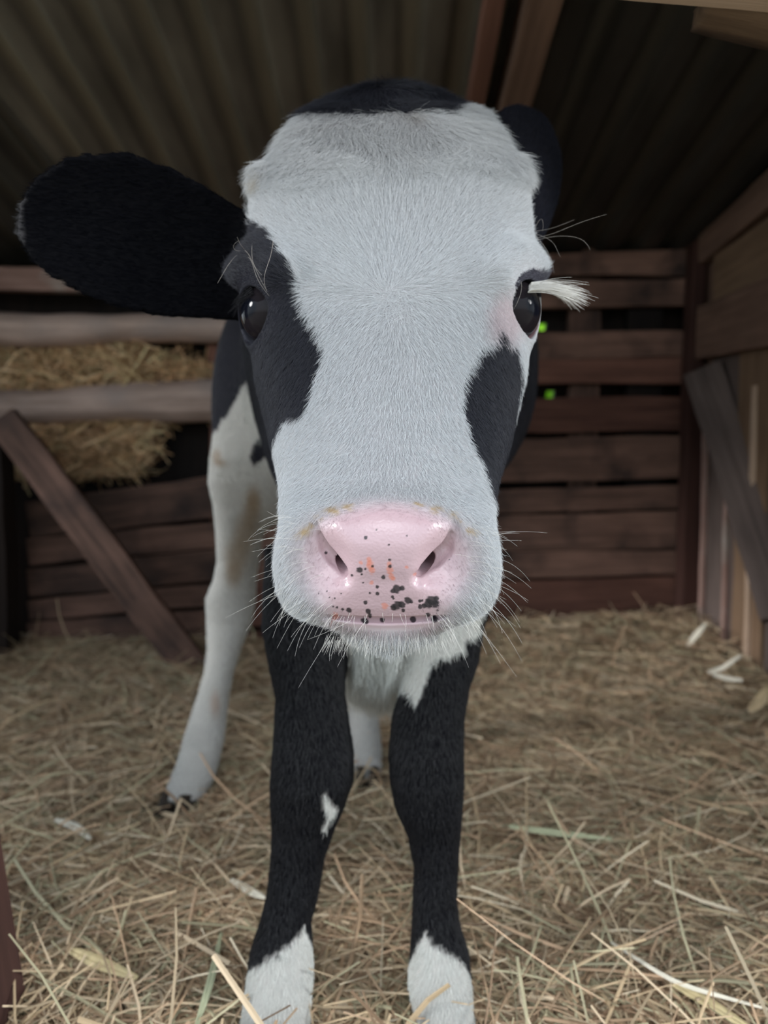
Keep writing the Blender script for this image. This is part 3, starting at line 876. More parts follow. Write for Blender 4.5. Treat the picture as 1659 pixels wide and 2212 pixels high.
def coat(V, ids, jit=0.0, seed=1):
    """colour and wetness of the coat at points V of the calf"""
    px, py = proj(V)
    if jit:
        r = np.random.default_rng(seed)
        px = px + r.normal(0, jit, len(px)); py = py + r.normal(0, jit, len(py))
    nz = noise3(V, 3, 3, 260.0); nz2 = noise3(V, 4, 3, 260.0)
    bx, by = px + nz * 5, py + nz2 * 5
    c = np.tile(BLACK, (len(V), 1)); c[ids == 1] *= .22; c[(ids == 3) | (ids == 4)] *= .22; c[(ids == 1) & (V[:, 0] > 0)] *= 4.5  # left ear's shade put into its colour as a deeper black
    tipL = (ids == 1) & (px < 52); c[tipL] = np.array([.07, .07, .075])
    wet = np.zeros(len(V))
    head = (ids == 0)
    front = V[:, 1] < .54
    w = head.copy()
    w &= ~(inside(PATCH_L, bx, by) | inside(PATCH_R, bx, by) | inside(CANTHUS_R, bx, by))
    w &= ~((by < 243 - 22 * smooth01(px, 960, 1010) + 6 * smooth01(720 - px, 0, 80)) & (px > 640) )
    w &= front
    w |= (ids == 3) & (inside(SOCK_L, bx, by) | inside(MARK_L, bx, by))
    w |= (ids == 4) & inside(SOCK_R, bx, by)
    w |= ((ids == 2) | (ids == 3) | (ids == 4)) & inside(CHEST, bx, by) & (V[:, 1] < .64)
    w |= (ids == 2) & (V[:, 2] < .345)
    w |= ((ids == 5) | ((ids == 2) & (V[:, 1] > .80))) & inside(THIGH, px + nz * 3, py + nz2 * 3) & ~inside(SPOT_L, px, py)
    w |= (ids == 6) & (V[:, 2] < .33)
    c[w] = WHITE
    c[w & (ids >= 2)] = np.array([.59, .60, .565])          # legs and chest a little creamier than the face
    # skin of the right eyelids: grey above, pink round the corner
    ld = head & inside(LID_DARK_R, px, py); c[ld] = np.array([.05, .05, .065])
    s = np.zeros(len(V))
    pr = head & w & (px > 1000) & (py > 560) & (py < 780)
    dist = np.hypot((px - 1090) / 60, (py - 690) / 75)
    s = np.where(pr, .38 * (1 - smooth01(dist, .3, 1.1)), 0)
    near_eye = pr & (np.linalg.norm(V - EYE_R, axis=1) < .0208) & ((px < 1105) | (py > 700)) & (py > 640)
    s = np.where(near_eye, .85, s)
    c = c * (1 - s[:, None]) + np.array([.48, .27, .29]) * s[:, None]
    ll = head & (np.linalg.norm(V - EYE_L, axis=1) < .0222) & (py > 712); c[ll] = np.array([.075, .08, .10])
    # nose
    nose = head & (V[:, 1] < .36) & (py > 1040)
    ins = inside(PAD, px, py) & nose
    soft = np.zeros(len(V))
    rso = np.random.default_rng(5)
    for dx, dy in np.concatenate([rso.normal(0, 1, (40, 2)) * np.array([24, 13]), np.zeros((1, 2))]):
        soft += inside(PAD, px + dx, py + dy)
    soft = np.where(nose, soft / 41, 0)
    c = c * (1 - .9 * soft[:, None]) + PINK * (.9 * soft[:, None])
    # a wider faint flush where skin shows through the white hair
    fl = np.where(nose, .30 * (1 - smooth01(np.hypot((px - 835) / 215, (py - 1215) / 150), .72, 1.05)), 0)
    c = c * (1 - fl[:, None]) + np.array([.53, .41, .44]) * fl[:, None]
    wet = np.where(ins & (py < 1330), 1.0, 0) * smooth01(soft, .55, 1.0)
    for x, y, r in CRUST:
        q = np.where(nose, .85 * (1 - smooth01(np.hypot(px - x, (py - y) * 1.4) / (r * 1.15), .3, 1.2)) * np.clip(.45 + 1.3 * noise3(V, 12, 2, 900.0), 0, 1), 0)
        c = c * (1 - q[:, None]) + np.array([.45, .33, .17]) * q[:, None]
    wob = noise3(V, 9, 2, 1500.0)
    for x, y, r in NOSE_RED:
        q = np.where(nose, .62 * (1 - smooth01(np.hypot(px - x, py - y) / r + .35 * wob, .5, 1.15)), 0)
        c = c * (1 - q[:, None]) + np.array([.60, .20, .13]) * q[:, None]
    for x, y, r in NOSE_SPOTS:
        q = np.where(nose, .93 * (1 - smooth01(np.hypot(px - x, py - y) / r + .25 * wob, .75, 1.15)), 0)
        c = c * (1 - q[:, None]) + np.array([.018, .016, .02]) * q[:, None]
    # lip slit and chin skin
    # stains
    for x, y, rx, ry in TAN_HIND:
        q = np.where((ids == 5) & w, .6 * (1 - smooth01(np.hypot((px - x) / rx, (py - y) / ry), .2, 1.1)), 0)
        c = c * (1 - q[:, None]) + np.array([.36, .26, .16]) * q[:, None]
    q = np.where((ids == 5) & w, .5 * (1 - smooth01(np.hypot((px - 465) / 16, (py - 1520) / 40), .2, 1.1)), 0)
    c = c * (1 - q[:, None]) + np.array([.45, .30, .20]) * q[:, None]
    # warm tinge on the forehead, dark dusty streaks at the poll
    q = np.where(head & w, .22 * (1 - smooth01(py, 260, 560)), 0)
    c = c * (1 - q[:, None]) + np.array([.52, .475, .43]) * q[:, None]
    q = np.where(head & w, .25 * (1 - smooth01(np.abs(px - 890) / 60 + (py - 240) / 160, .1, 1.1)) * np.clip(nz * 2, 0, 1), 0)
    c = c * (1 - q[:, None]) + np.array([.20, .15, .10]) * q[:, None]
    q = np.where(head & w, .5 * (1 - smooth01(np.hypot((px - 560) / 14, (py - 392) / 26), .2, 1.1)), 0)
    c = c * (1 - q[:, None]) + np.array([.45, .34, .18]) * q[:, None]
    return c, wet, soft


def set_color(me, name, c, domain='POINT'):
    a = me.attributes.new(name, 'FLOAT_COLOR', domain)
    col = np.ones((len(c), 4), np.float32); col[:, :3] = c
    a.data.foreach_set('color', col.ravel())


calf = tag(empty('calf', (0, .72, 0)),
           'black and white calf standing on straw with its pink nose close to the camera', 'calf')
body_me = grow_body()
nv = len(body_me.vertices)
BV = np.empty(nv * 3); body_me.vertices.foreach_get('co', BV); BV = BV.reshape(-1, 3)
_, BID = body_sdf(BV, want_id=True)
bc, bwet, bsoft = coat(BV, BID)
bc = bc * (np.array([.62, .59, .59]) + np.array([.38, .41, .41]) * smooth01(bsoft, .02, .55)[:, None])        # skin under the hair
set_color(body_me, 'coat', bc)
wa = body_me.attributes.new('wet', 'FLOAT', 'POINT'); wa.data.foreach_set('value', bwet.astype(np.float32))

MAT_SKIN, n, l, b = new_mat('calf_coat')
at = n.new('ShaderNodeAttribute'); at.attribute_name = 'coat'
wt = n.new('ShaderNodeAttribute'); wt.attribute_name = 'wet'
l.new(at.outputs['Color'], b.inputs['Base Color'])
mr = n.new('ShaderNodeMapRange'); mr.inputs['To Min'].default_value = .75; mr.inputs['To Max'].default_value = .27
l.new(wt.outputs['Fac'], mr.inputs['Value']); l.new(mr.outputs['Result'], b.inputs['Roughness'])
ms = n.new('ShaderNodeMapRange'); ms.inputs['To Min'].default_value = .04; ms.inputs['To Max'].default_value = .5
l.new(wt.outputs['Fac'], ms.inputs['Value']); l.new(ms.outputs['Result'], b.inputs['Specular IOR Level'])
b.inputs['Subsurface Weight'].default_value = 0.0
tc = n.new('ShaderNodeTexCoord')
vo = n.new('ShaderNodeTexVoronoi'); vo.inputs['Scale'].default_value = 900; vo.feature = 'SMOOTH_F1'
l.new(tc.outputs['Object'], vo.inputs['Vector'])
nz_ = n.new('ShaderNodeTexNoise'); nz_.inputs['Scale'].default_value = 160; nz_.inputs['Detail'].default_value = 3
l.new(tc.outputs['Object'], nz_.inputs['Vector'])
ad_ = n.new('ShaderNodeMath'); ad_.operation = 'MULTIPLY_ADD'; ad_.inputs[1].default_value = 1.0
l.new(vo.outputs['Distance'], ad_.inputs[0]); l.new(nz_.outputs['Fac'], ad_.inputs[2])
bp = n.new('ShaderNodeBump'); bp.inputs['Distance'].default_value = .0006
bs = n.new('ShaderNodeMath'); bs.operation = 'MULTIPLY'; bs.inputs[1].default_value = .26
l.new(wt.outputs['Fac'], bs.inputs[0]); l.new(bs.outputs[0], bp.inputs['Strength'])
l.new(ad_.outputs[0], bp.inputs['Height']); l.new(bp.outputs[0], b.inputs['Normal'])
body = link('body', body_me, MAT_SKIN, calf)

# ---- eyes
MAT_EYE, n, l, b = new_mat('dark_wet_eye')
tc = n.new('ShaderNodeTexCoord')
vm = n.new('ShaderNodeVectorMath'); vm.operation = 'LENGTH'
sx = n.new('ShaderNodeVectorMath'); sx.operation = 'MULTIPLY'; sx.inputs[1].default_value = (0, 75, 100)
l.new(tc.outputs['Object'], sx.inputs[0]); l.new(sx.outputs[0], vm.inputs[0])
rp = n.new('ShaderNodeValToRGB')
rp.color_ramp.elements[0].position = .45; rp.color_ramp.elements[0].color = (.004, .005, .009, 1)
rp.color_ramp.elements[1].position = .62; rp.color_ramp.elements[1].color = (.012, .010, .012, 1)
l.new(vm.outputs['Value'], rp.inputs['Fac']); l.new(rp.outputs['Color'], b.inputs['Base Color'])
b.inputs['Roughness'].default_value = .04
b.inputs['Specular IOR Level'].default_value = .12

def eye(c, nrm):
    bm = bmesh.new()
    bmesh.ops.create_uvsphere(bm, u_segments=48, v_segments=32, radius=EYE_RAD)
    for v in bm.verts:                       # cornea stands a little proud along local X
        q = v.co.x / EYE_RAD
        if q > .6: v.co *= 1 + .03 * ((q - .6) / .4) ** 2
    me = bpy.data.meshes.new('eye'); bm.to_mesh(me); bm.free()
    me.polygons.foreach_set('use_smooth', np.ones(len(me.polygons), bool))
    B = basis(nrm)
    M = Matrix([[B[0][i], B[1][i], B[2][i]] for i in range(3)]).to_4x4(); M.translation = Vector(c)
    return link('eye', me, MAT_EYE, calf, M)
eye(EYE_L, NL); eye(EYE_R, NR)

# ---- hooves: two claws each
MAT_HOOF = wood_mat('dark_horn', (.010, .008, .007), (.05, .038, .028), rough=.6, grain=.6, bump=.1)
def hoof(c, toe, top, w, zt):
    """c: ground point under the hoof, toe: direction of the toes, top: radius at the coronet, zt: height"""
    t = unit((toe[0], toe[1], 0)); s = np.array([-t[1], t[0], 0])
    V, Fc = [], []
    for sg in (-1, 1):
        base = len(V); K = 14
        rings = [(0.0, 1.0, 1.0), (.35, .97, .95), (.7, .88, .84), (1.0, .78, .74), (1.04, .3, .3)]
        for h, sl, sw in rings:
            for k in range(K):
                a = 2 * math.pi * k / K
                u = math.cos(a) * w * .78 * sl + w * .22 * (1 - h)
                if math.cos(a) > 0: u *= 1.12
                vv = math.sin(a) * w * .44 * sw * (1 - .25 * max(math.cos(a), 0))
                p = np.asarray(c) + t * u + s * (vv + sg * w * .47) + np.array([0, 0, h * zt])
                V.append(p)
        for r in range(len(rings) - 1):
            for k in range(K):
                a, b_ = base + r * K + k, base + r * K + (k + 1) % K
                Fc.append((a, b_, b_ + K, a + K))
        Fc.append(tuple(base + k for k in reversed(range(K))))
        Fc.append(tuple(base + (len(rings) - 1) * K + k for k in range(K)))
    link('hoof', mesh_np('hoof', V, Fc), MAT_HOOF, calf)
def foot(sl):
    i = 0
    return np.array([sl.cx[i], sl.cy[i], sl.g[i]]), sl.a[i]
for sl, toe in ((FL, (-.12, -1)), (FR, (.08, -1)), (HL, (-.35, -1)), (HR, (-.1, -1))):
    c_, a_ = foot(sl)
    hoof((c_[0] + toe[0] * .012, c_[1] - .010, .0), toe, a_, a_ * 1.06, max(c_[2] + .006, .02))


# ---- hair
def hair_mat(name, attr, rough=.5, spec=.35):
    return attr_mat(name, attr, rough, spec)
MAT_FUR = hair_mat('short_hair', 'coat', .52, .36)
MAT_WHISKER, n, l, b = new_mat('whisker_hair')
b.inputs['Base Color'].default_value = (.70, .68, .64, 1); b.inputs['Roughness'].default_value = .4
MAT_BROW, n, l, b = new_mat('brow_hair')
b.inputs['Base Color'].default_value = (.42, .38, .34, 1); b.inputs['Roughness'].default_value = .4
MAT_LASH_DARK, n, l, b = new_mat('dark_lash')
b.inputs['Base Color'].default_value = (.008, .008, .010, 1); b.inputs['Roughness'].default_value = .6; b.inputs['Specular IOR Level'].default_value = .1


def curves_obj(name, pts, rad, mat, parent, colors=None, kind='stuff'):
    """pts (n,k,3), rad (n,k)"""
    n_, k_ = pts.shape[:2]
    cd = bpy.data.hair_curves.new(name)
    cd.add_curves([k_] * n_)
    cd.attributes['position'].data.foreach_set('vector', pts.astype(np.float32).ravel())
    ra = cd.attributes.get('radius') or cd.attributes.new('radius', 'FLOAT', 'POINT')
    ra.data.foreach_set('value', rad.astype(np.float32).ravel())
    if colors is not None:
        ca = cd.attributes.new('coat', 'FLOAT_COLOR', 'CURVE')
        q = np.ones((n_, 4), np.float32); q[:, :3] = colors
        ca.data.foreach_set('color', q.ravel())
    cd.materials.append(mat)
    o = bpy.data.objects.new(name, cd); COL.objects.link(o)
    o.parent = parent; o.matrix_parent_inverse = parent_inv(parent)
    if kind: o['kind'] = kind
    return o


def grow_fur(n_total):
    me = body_me
    me.calc_loop_triangles()
    nt = len(me.loop_triangles)
    T = np.empty(nt * 3, np.int32); me.loop_triangles.foreach_get('vertices', T); T = T.reshape(-1, 3)
    N = np.empty(nv * 3, np.float32); me.vertex_normals.foreach_get('vector', N); N = N.reshape(-1, 3).astype(float)
    A, B, C = BV[T[:, 0]], BV[T[:, 1]], BV[T[:, 2]]
    area = .5 * np.linalg.norm(np.cross(B - A, C - A), axis=1)
    ctr = (A + B + C) / 3
    tid = BID[T[:, 0]]
    fn = N[T[:, 0]]
    facing = -np.einsum('ij,ij->i', fn, unit_rows(ctr - np.array([0, 0, CAM_Z])))
    dens = np.where(tid == 0, 3.4, np.where(tid == 1, 1.5, np.where((tid == 3) | (tid == 4), 1.8, .8)))
    dens *= np.where(facing > -.25, 1.0, .18)
    dens *= np.where(ctr[:, 1] > .75, .7, 1.0)
    dens *= np.where((tid == 0) & (ctr[:, 2] > .30) & (ctr[:, 1] < .47), 1.5, 1)
    w = area * dens; w /= w.sum()
    f = RNG.choice(nt, n_total, p=w)
    u, v = RNG.random(n_total), RNG.random(n_total)
    fl = u + v > 1; u[fl], v[fl] = 1 - u[fl], 1 - v[fl]
    R = A[f] + u[:, None] * (B[f] - A[f]) + v[:, None] * (C[f] - A[f])
    nr = unit_rows(N[T[f, 0]] * (1 - u - v)[:, None] + N[T[f, 1]] * u[:, None] + N[T[f, 2]] * v[:, None])
    ids = tid[f]
    col, wet, soft_ = coat(R, ids, jit=2.5)
    px, py = proj(R)
    # bare skin: nose pad, mouth, nostrils, eye openings
    inpad = inside(PAD, px, py) & (R[:, 1] < .36)
    jx, jy = px + RNG.normal(0, 24, len(px)), py + RNG.normal(0, 9, len(px))
    bare = (inpad & inside(PAD, jx, jy - 16) & inside(PAD, jx + 8, jy) & inside(PAD, jx - 8, jy) & (py < 1340)) | (inpad & (py > 1325) & (py < 1359) & inside(PAD, jx, py)) | (np.linalg.norm(R - EYE_L, axis=1) < EYE_RAD + .0030) | (np.linalg.norm(R - EYE_R, axis=1) < EYE_RAD + .0030)
    keep = ~bare
    keep &= R[:, 2] > .012
    R, nr, ids, col, px, py = R[keep], nr[keep], ids[keep], col[keep], px[keep], py[keep]
    m = len(R)
    # direction of growth
    D = np.zeros((m, 3))
    dx, dy = px - 858, py - 655
    r = np.hypot(dx, dy) + 1e-3
    up = smooth01(-dy, -20, 60)
    ux = dx / r; uy = dy / r
    sw = np.exp(-(r / 70) ** 2) * .8
    rx, ry = ux - uy * sw, uy + ux * sw
    fall = smooth01(-(py + 34 * noise3(R, 31, 3, 60.0) + RNG.normal(0, 10, m)), -415, -345)          # hair of the poll falls forward to a ridge across the forehead
    rx = rx * (1 - fall) + .55 * np.clip(dx / 260, -1, 1) * fall; ry = ry * (1 - fall) + 1.0 * fall
    bx_ = ux * np.exp(-(r / 150) ** 2) * .8 + np.clip(dx / 300, -1, 1) * .30
    by_ = np.ones(m)
    hx, hy = rx * up + bx_ * (1 - up), ry * up + by_ * (1 - up)
    ctr_ = np.exp(-(r / 34) ** 2)
    hx = hx * (1 - ctr_) + RNG.normal(0, 1, m) * ctr_; hy = hy * (1 - ctr_) + (.5 + RNG.normal(0, 1, m)) * ctr_
    cheek = smooth01(np.abs(dx), 190, 280)
    hx = hx * (1 - .3 * cheek)
    muz = smooth01(py, 1060, 1180)
    hx = hx + muz * np.clip((px - 835) / 150, -1.2, 1.2) * .55
    D[:, 0] = hx; D[:, 2] = -hy
    D[:, 1] = np.where(py > 1100, 0.0, .25)
    body_d = np.tile((0, .6, -1.0), (m, 1))
    leg_d = np.tile((0, .05, -1.0), (m, 1))
    earL = np.tile(EAR_L.ax * 1.0, (m, 1)); earR = np.tile(EAR_R.ax, (m, 1))
    D = np.where((ids == 2)[:, None], body_d, D)
    D = np.where((ids >= 3)[:, None], leg_d, D)
    er = np.where((R[:, 0] < 0)[:, None], earL, earR)
    D = np.where((ids == 1)[:, None], er, D)
    cl = np.stack([noise3(R, 21, 2, 90.0), noise3(R, 22, 2, 90.0), noise3(R, 23, 2, 90.0)], 1)
    cw = np.where(ids == 0, .13 + .42 * smooth01(-py, -480, -330), np.where(ids == 1, .15, np.where(ids >= 3, .12, .25)))
    D = D + cw[:, None] * cl + RNG.normal(0, .11, (m, 3))
    D = D - nr * np.einsum('ij,ij->i', D, nr)[:, None]
    D = unit_rows(D)
    # length
    L = np.full(m, .0075)
    hd = ids == 0
    L = np.where(hd, .0042 + .0022 * smooth01(-py, -1000, -600) + .0040 * smooth01(-py, -480, -330), L)
    L = np.where(hd & (py < 262), .0085, L)
    near = smooth01(np.hypot((px - 835) / 190, (py - 1215) / 145), .86, 1.25)
    L = np.where(hd & (py > 1040), .0016 + .0034 * near, L)
    chin = hd & (py > 1340)
    L = np.where(chin, .0048, L)
    L = np.where(ids == 1, .0045, L)
    L = np.where(ids >= 3, .0052, L)
    tuft = (ids == 2) & (R[:, 1] < .66) & (R[:, 2] < .31)
    L = np.where(tuft, .022, L)
    de = np.minimum(np.linalg.norm(R - EYE_L, axis=1), np.linalg.norm(R - EYE_R, axis=1))
    L = np.where(hd, L * (.28 + .72 * smooth01(de, .023, .038)), L)
    L *= RNG.uniform(.7, 1.25, m)
    lift = np.where(hd, .22, .11) * RNG.uniform(.5, 1.6, m)
    lift = np.where(hd, lift * (.75 + .55 * smooth01(-py, -480, -330)), lift)
    lift = np.where(hd & (py > 1040), lift * 1.25, lift)
    lift = np.where(tuft, .55, lift)
    lift = np.where(hd, lift * (.3 + .7 * smooth01(de, .023, .036)), lift)
    bend = RNG.normal(0, .10, (m, 3))
    ts = np.array([0, .35, .7, 1.0])
    pts = np.empty((m, 4, 3))
    for i, t in enumerate(ts):
        pts[:, i] = R + (L * t)[:, None] * (D + bend * t * t) + (L * (lift * 1.6 * t - lift * .75 * t * t))[:, None] * nr
    pts[:, 0] -= nr * .0004
    r0 = np.where(hd, .000055, .000090)
    r0 = np.where(tuft, .00016, r0)
    rad = r0[:, None] * np.array([1, .95, .7, .25])[None]
    wh = col.mean(1) > .25
    tone = np.where(wh, RNG.uniform(.86, 1.08, m), RNG.uniform(.6, 1.7, m))
    col = np.clip(col * tone[:, None], 0, .9)
    return pts, rad, col, ids


def unit_rows(a):
    return a / (np.linalg.norm(a, axis=1)[:, None] + 1e-9)

FUR_N = 460000
fp, fr_, fc, fe = grow_fur(FUR_N)
_e = fe == 1
curves_obj('fur', fp[~_e], fr_[~_e], MAT_FUR, calf, fc[~_e])['label'] = 'short coat of black and white hair'
MAT_EARHAIR = hair_mat('matt_ear_hair', 'coat', .9, .0)
curves_obj('ear_hair', fp[_e], fr_[_e], MAT_EARHAIR, calf, fc[_e])['label'] = 'matt black hair of the ears'


def strands(roots, dirs, lens, sag, k=7, curl=.15, seed=5):
    r = np.random.default_rng(seed)
    roots, dirs = np.asarray(roots, float), unit_rows(np.asarray(dirs, float))
    n_ = len(roots)
    lens = np.broadcast_to(lens, n_)[:, None]; sag = np.broadcast_to(np.asarray(sag, float), (n_, 3)) if np.ndim(sag) < 2 else sag
    ben = r.normal(0, curl, (n_, 3))
    out = np.empty((n_, k, 3))
    for i in range(k):
        t = i / (k - 1)
        out[:, i] = roots + lens * (dirs * t + (ben + sag) * t * t)
    return out

# whiskers on both flanks of the muzzle, bristles on the lips and chin
wr, wd, wlens, wsag = [], [], [], []
rw = np.random.default_rng(11)
for side in (-1, 1):
    for k in range(70):
        py = rw.uniform(1110, 1345)
        edge = np.interp(py, [1100, 1200, 1285, 1310, 1328, 1345], [610, 606, 616, 632, 668, 715])
        if side > 0: edge = np.interp(py, [1100, 1200, 1285, 1310, 1328, 1345], [1064, 1068, 1060, 1042, 1014, 975])
        px = edge - side * rw.uniform(4, 60) * (1 if k % 3 else 1.6)
        p = surf(px, py)
        wr.append(p)
        dn = smooth01(np.array(py), 1180, 1345)
        wd.append((side * rw.uniform(.75, 1.0), -rw.uniform(.1, .5), rw.uniform(-.1, .35) - 1.1 * dn * rw.uniform(.5, 1)))
        wlens.append(rw.uniform(.007, .019) if k > 12 else rw.uniform(.018, .028))
        wsag.append((side * -.15 * rw.random(), 0, -.5 * rw.uniform(.2, 1.2)))
for k in range(260):
    px = rw.uniform(705, 980); py = rw.uniform(1322, 1333) if k % 12 == 0 else rw.uniform(1364, 1388)
    wr.append(surf(px, py)); wd.append(((px - 843) / 260 + rw.normal(0, .12), -rw.uniform(.2, .7), -1))
    wlens.append(rw.uniform(.0035, .0080)); wsag.append((0, .2, -.2))
wp = strands(wr, wd, np.array(wlens), np.array(wsag))
curves_obj('whiskers', wp, np.tile(np.linspace(.00006, .00002, 7), (len(wp), 1)), MAT_WHISKER, calf)['label'] = 'fine pale whiskers round the muzzle'

# long hairs above each eye
def px_curve(rows):
    """hair through picture rows (px, py, y)"""
    q = np.array([P(*r) for r in rows]); t = np.linspace(0, 1, len(q)); s = np.linspace(0, 1, 9)
    return np.stack([np.interp(s, t, q[:, i]) for i in range(3)], 1)
def smooth_curve(c):
    for _ in range(3):
        c[1:-1] = .25 * c[:-2] + .5 * c[1:-1] + .25 * c[2:]
    return c
bh = [[(524, 560, .452), (540, 545, .436), (548, 580, .43), (556, 610, .428), (582, 640, .428)], [(520, 548, .452), (530, 530, .44), (545, 565, .432), (560, 600, .428), (576, 628, .428)],
      [(590, 520, .428), (588, 555, .42), (568, 590, .418), (570, 615, .42), (577, 630, .424)], [(545, 520, .44), (543, 545, .434), (546, 575, .43), (566, 594, .425)],
      [(530, 540, .45), (508, 545, .44), (500, 530, .43), (515, 520, .43)], [(520, 545, .45), (500, 560, .44), (485, 585, .432), (470, 612, .43)], [(535, 545, .44), (520, 530, .436), (512, 512, .432)]]
bh += [[(1155, 515, .466), (1200, 505, .455), (1250, 480, .446), (1310, 463, .44)], [(1156, 520, .466), (1195, 508, .46), (1262, 510, .45), (1275, 540, .446)], [(1158, 510, .466), (1180, 535, .456), (1193, 565, .45), (1197, 590, .447)],
       [(1158, 505, .466), (1195, 520, .456), (1210, 555, .45)], [(1152, 500, .466), (1168, 465, .455), (1175, 480, .45), (1172, 500, .446)], [(1120, 596, .434), (1129, 612, .42), (1125, 640, .416), (1110, 668, .42)], [(1150, 500, .466), (1190, 495, .456), (1240, 475, .448)]]
bh = [[(a_, b_, y_ - (.013 if a_ < 700 and i_ else 0)) for i_, (a_, b_, y_) in enumerate(r)] for r in bh]
bp_ = np.array([smooth_curve(px_curve(r)) for r in bh])
curves_obj('brow_hairs', bp_, np.tile(np.linspace(.00009, .00003, 9), (len(bp_), 1)), MAT_BROW, calf)['label'] = 'a few long pale hairs above the eyes'

# lashes
def lashes(c, nrm, px0, px1, pyf, aim, n_, L, mat, label, seed):
    r = np.random.default_rng(seed); R_, D_ = [], []
    for k in range(n_):
        t = r.random()
        R_.append(c + unit(np.array(nrm) + np.array([0, (t - .5) * 1.1, .80 - .5 * abs(t - .5)])) * (EYE_RAD - .0005 + .003 * r.random()))
        D_.append(np.array(aim) + np.array([0, (t - .5) * .9, r.normal(0, .07)]) + r.normal(0, .06, 3))
    pts = strands(R_, D_, r.uniform(.65, 1.05, n_) * L, (0, 0, -.28), curl=.06, seed=seed)
    o = curves_obj('eyelashes', pts, np.tile(np.linspace(.00013, .00004, 7), (n_, 1)), mat, calf)
    o['label'] = label
lashes(EYE_R, NR, 0, 0, 0, (1.0, .05, .10), 220, .031, MAT_WHISKER, 'thick white eyelashes', 31)
lashes(EYE_L, NL, 0, 0, 0, (-.75, .55, -.35), 70, .016, MAT_LASH_DARK, 'dark eyelashes', 32)


# ================================================================== STRAW
def straw_height(x, y):
    Q = np.stack([x, y, np.zeros_like(x)], 1)
    h = .016 + .009 * noise3(Q, 51, 3, 14.0)
    h += .050 * smooth01(y, 1.15, 1.58) * smooth01(x, -.10, .45)
    h += .018 * smooth01(y, 1.25, 1.58)
    h += .02 * smooth01(x, .40, .62) * smooth01(y, .8, 1.2)
    for fx, fy in ((-.235, .85), (-.01, .93), (-.09, .48), (.055, .48)):       # trodden down round the hooves
        h *= 1 - .85 * np.exp(-((x - fx) ** 2 + (y - fy) ** 2) / .07 ** 2)
    return h

STRAW_COLS = np.array([(.50, .41, .29), (.62, .53, .41), (.39, .29, .205), (.45, .44, .32), (.74, .68, .56), (.26, .185, .13), (.54, .40, .29), (.43, .36, .265)])
STRAW_W = np.array([.24, .16, .17, .13, .05, .10, .08, .07])
MAT_STRAW = attr_mat('dry_straw', 'tint', .6, .3)


def stalks(pos, heading, pitch, length, width, colr, seed, flat_=.45, bend=.35, segs=5):
    """bent three-sided stalks -> vertices, faces, colours"""
    r = np.random.default_rng(seed)
    n_ = len(pos)
    ch, sh = np.cos(heading), np.sin(heading)
    d = np.stack([ch * np.cos(pitch), sh * np.cos(pitch), np.sin(pitch)], 1)
    s = np.stack([-sh, ch, np.zeros(n_)], 1)
    roll = r.uniform(-.9, .9, n_)
    up = np.cross(d, s)
    s2 = s * np.cos(roll)[:, None] + up * np.sin(roll)[:, None]
    u2 = np.cross(d, s2)
    bs_ = r.normal(0, bend, n_); bu = r.normal(-.05, bend * .4, n_)
    V = np.empty((n_, segs, 3, 3))
    for i in range(segs):
        t = i / (segs - 1) - .5
        c = pos + d * (length * t)[:, None] + s * (length * bs_ * (t * t - .08))[:, None] + np.array([0, 0, 1]) * (length * bu * (t * t - .08))[:, None]
        tap = (1 - .55 * abs(t + .1) ** 1.5)
        w = (width * tap)[:, None]
        V[:, i, 0] = c + s2 * w * .5
        V[:, i, 1] = c - s2 * w * .5
        V[:, i, 2] = c + u2 * w * flat_
    base = (np.arange(n_) * segs * 3)[:, None, None]
    f = []
    for i in range(segs - 1):
        for j in range(3):
            a, b_ = i * 3 + j, i * 3 + (j + 1) % 3
            f.append((a, b_, b_ + 3, a + 3))
    Fc = (base + np.array(f)[None]).reshape(-1, 4)
    cc = np.repeat(colr, segs * 3, axis=0)
    return V.reshape(-1, 3), Fc, cc


def straw_object(name, pos, heading, pitch, length, width, seed, tone=(1, 1, 1), **kw):
    r = np.random.default_rng(seed + 1)
    n_ = len(pos)
    c = STRAW_COLS[r.choice(len(STRAW_COLS), n_, p=STRAW_W)] * r.uniform(.7, 1.2, n_)[:, None] * np.array(tone) * np.array([.98, .90, .79])
    V, Fc, cc = stalks(pos, heading, pitch, length, width, c, seed, **kw)
    V[:, 2] = np.maximum(V[:, 2], .0005)
    me = mesh_np(name, V, Fc, smooth=False)
    set_color(me, 'tint', cc)
    return link(name, me, MAT_STRAW)

rs = np.random.default_rng(77)
N_ST = 82000
yy = .36 + (1.555 - .36) * rs.random(N_ST * 3) ** 1.15
half = np.clip(.52 * yy + .26, 0, .95)
xx = rs.uniform(-1, 1, N_ST * 3) * half
ok = (xx > -.86) & (xx < XR - .012)
yy, xx = yy[ok][:N_ST], xx[ok][:N_ST]
hgt = straw_height(xx, yy)
lay = rs.random(len(xx)) ** .6
hd_ = rs.uniform(0, 2 * math.pi, len(xx)) + .9 * noise3(np.stack([xx, yy, 0 * xx], 1), 61, 2, 9.0)
ln = np.clip(rs.lognormal(math.log(.060), .5, len(xx)), .02, .20)
wd_ = np.clip(rs.lognormal(math.log(.0017), .38, len(xx)), .0008, .0048)
pt = rs.normal(0, .10, len(xx)) + np.where(rs.random(len(xx)) < .12, rs.normal(0, .3, len(xx)), 0)
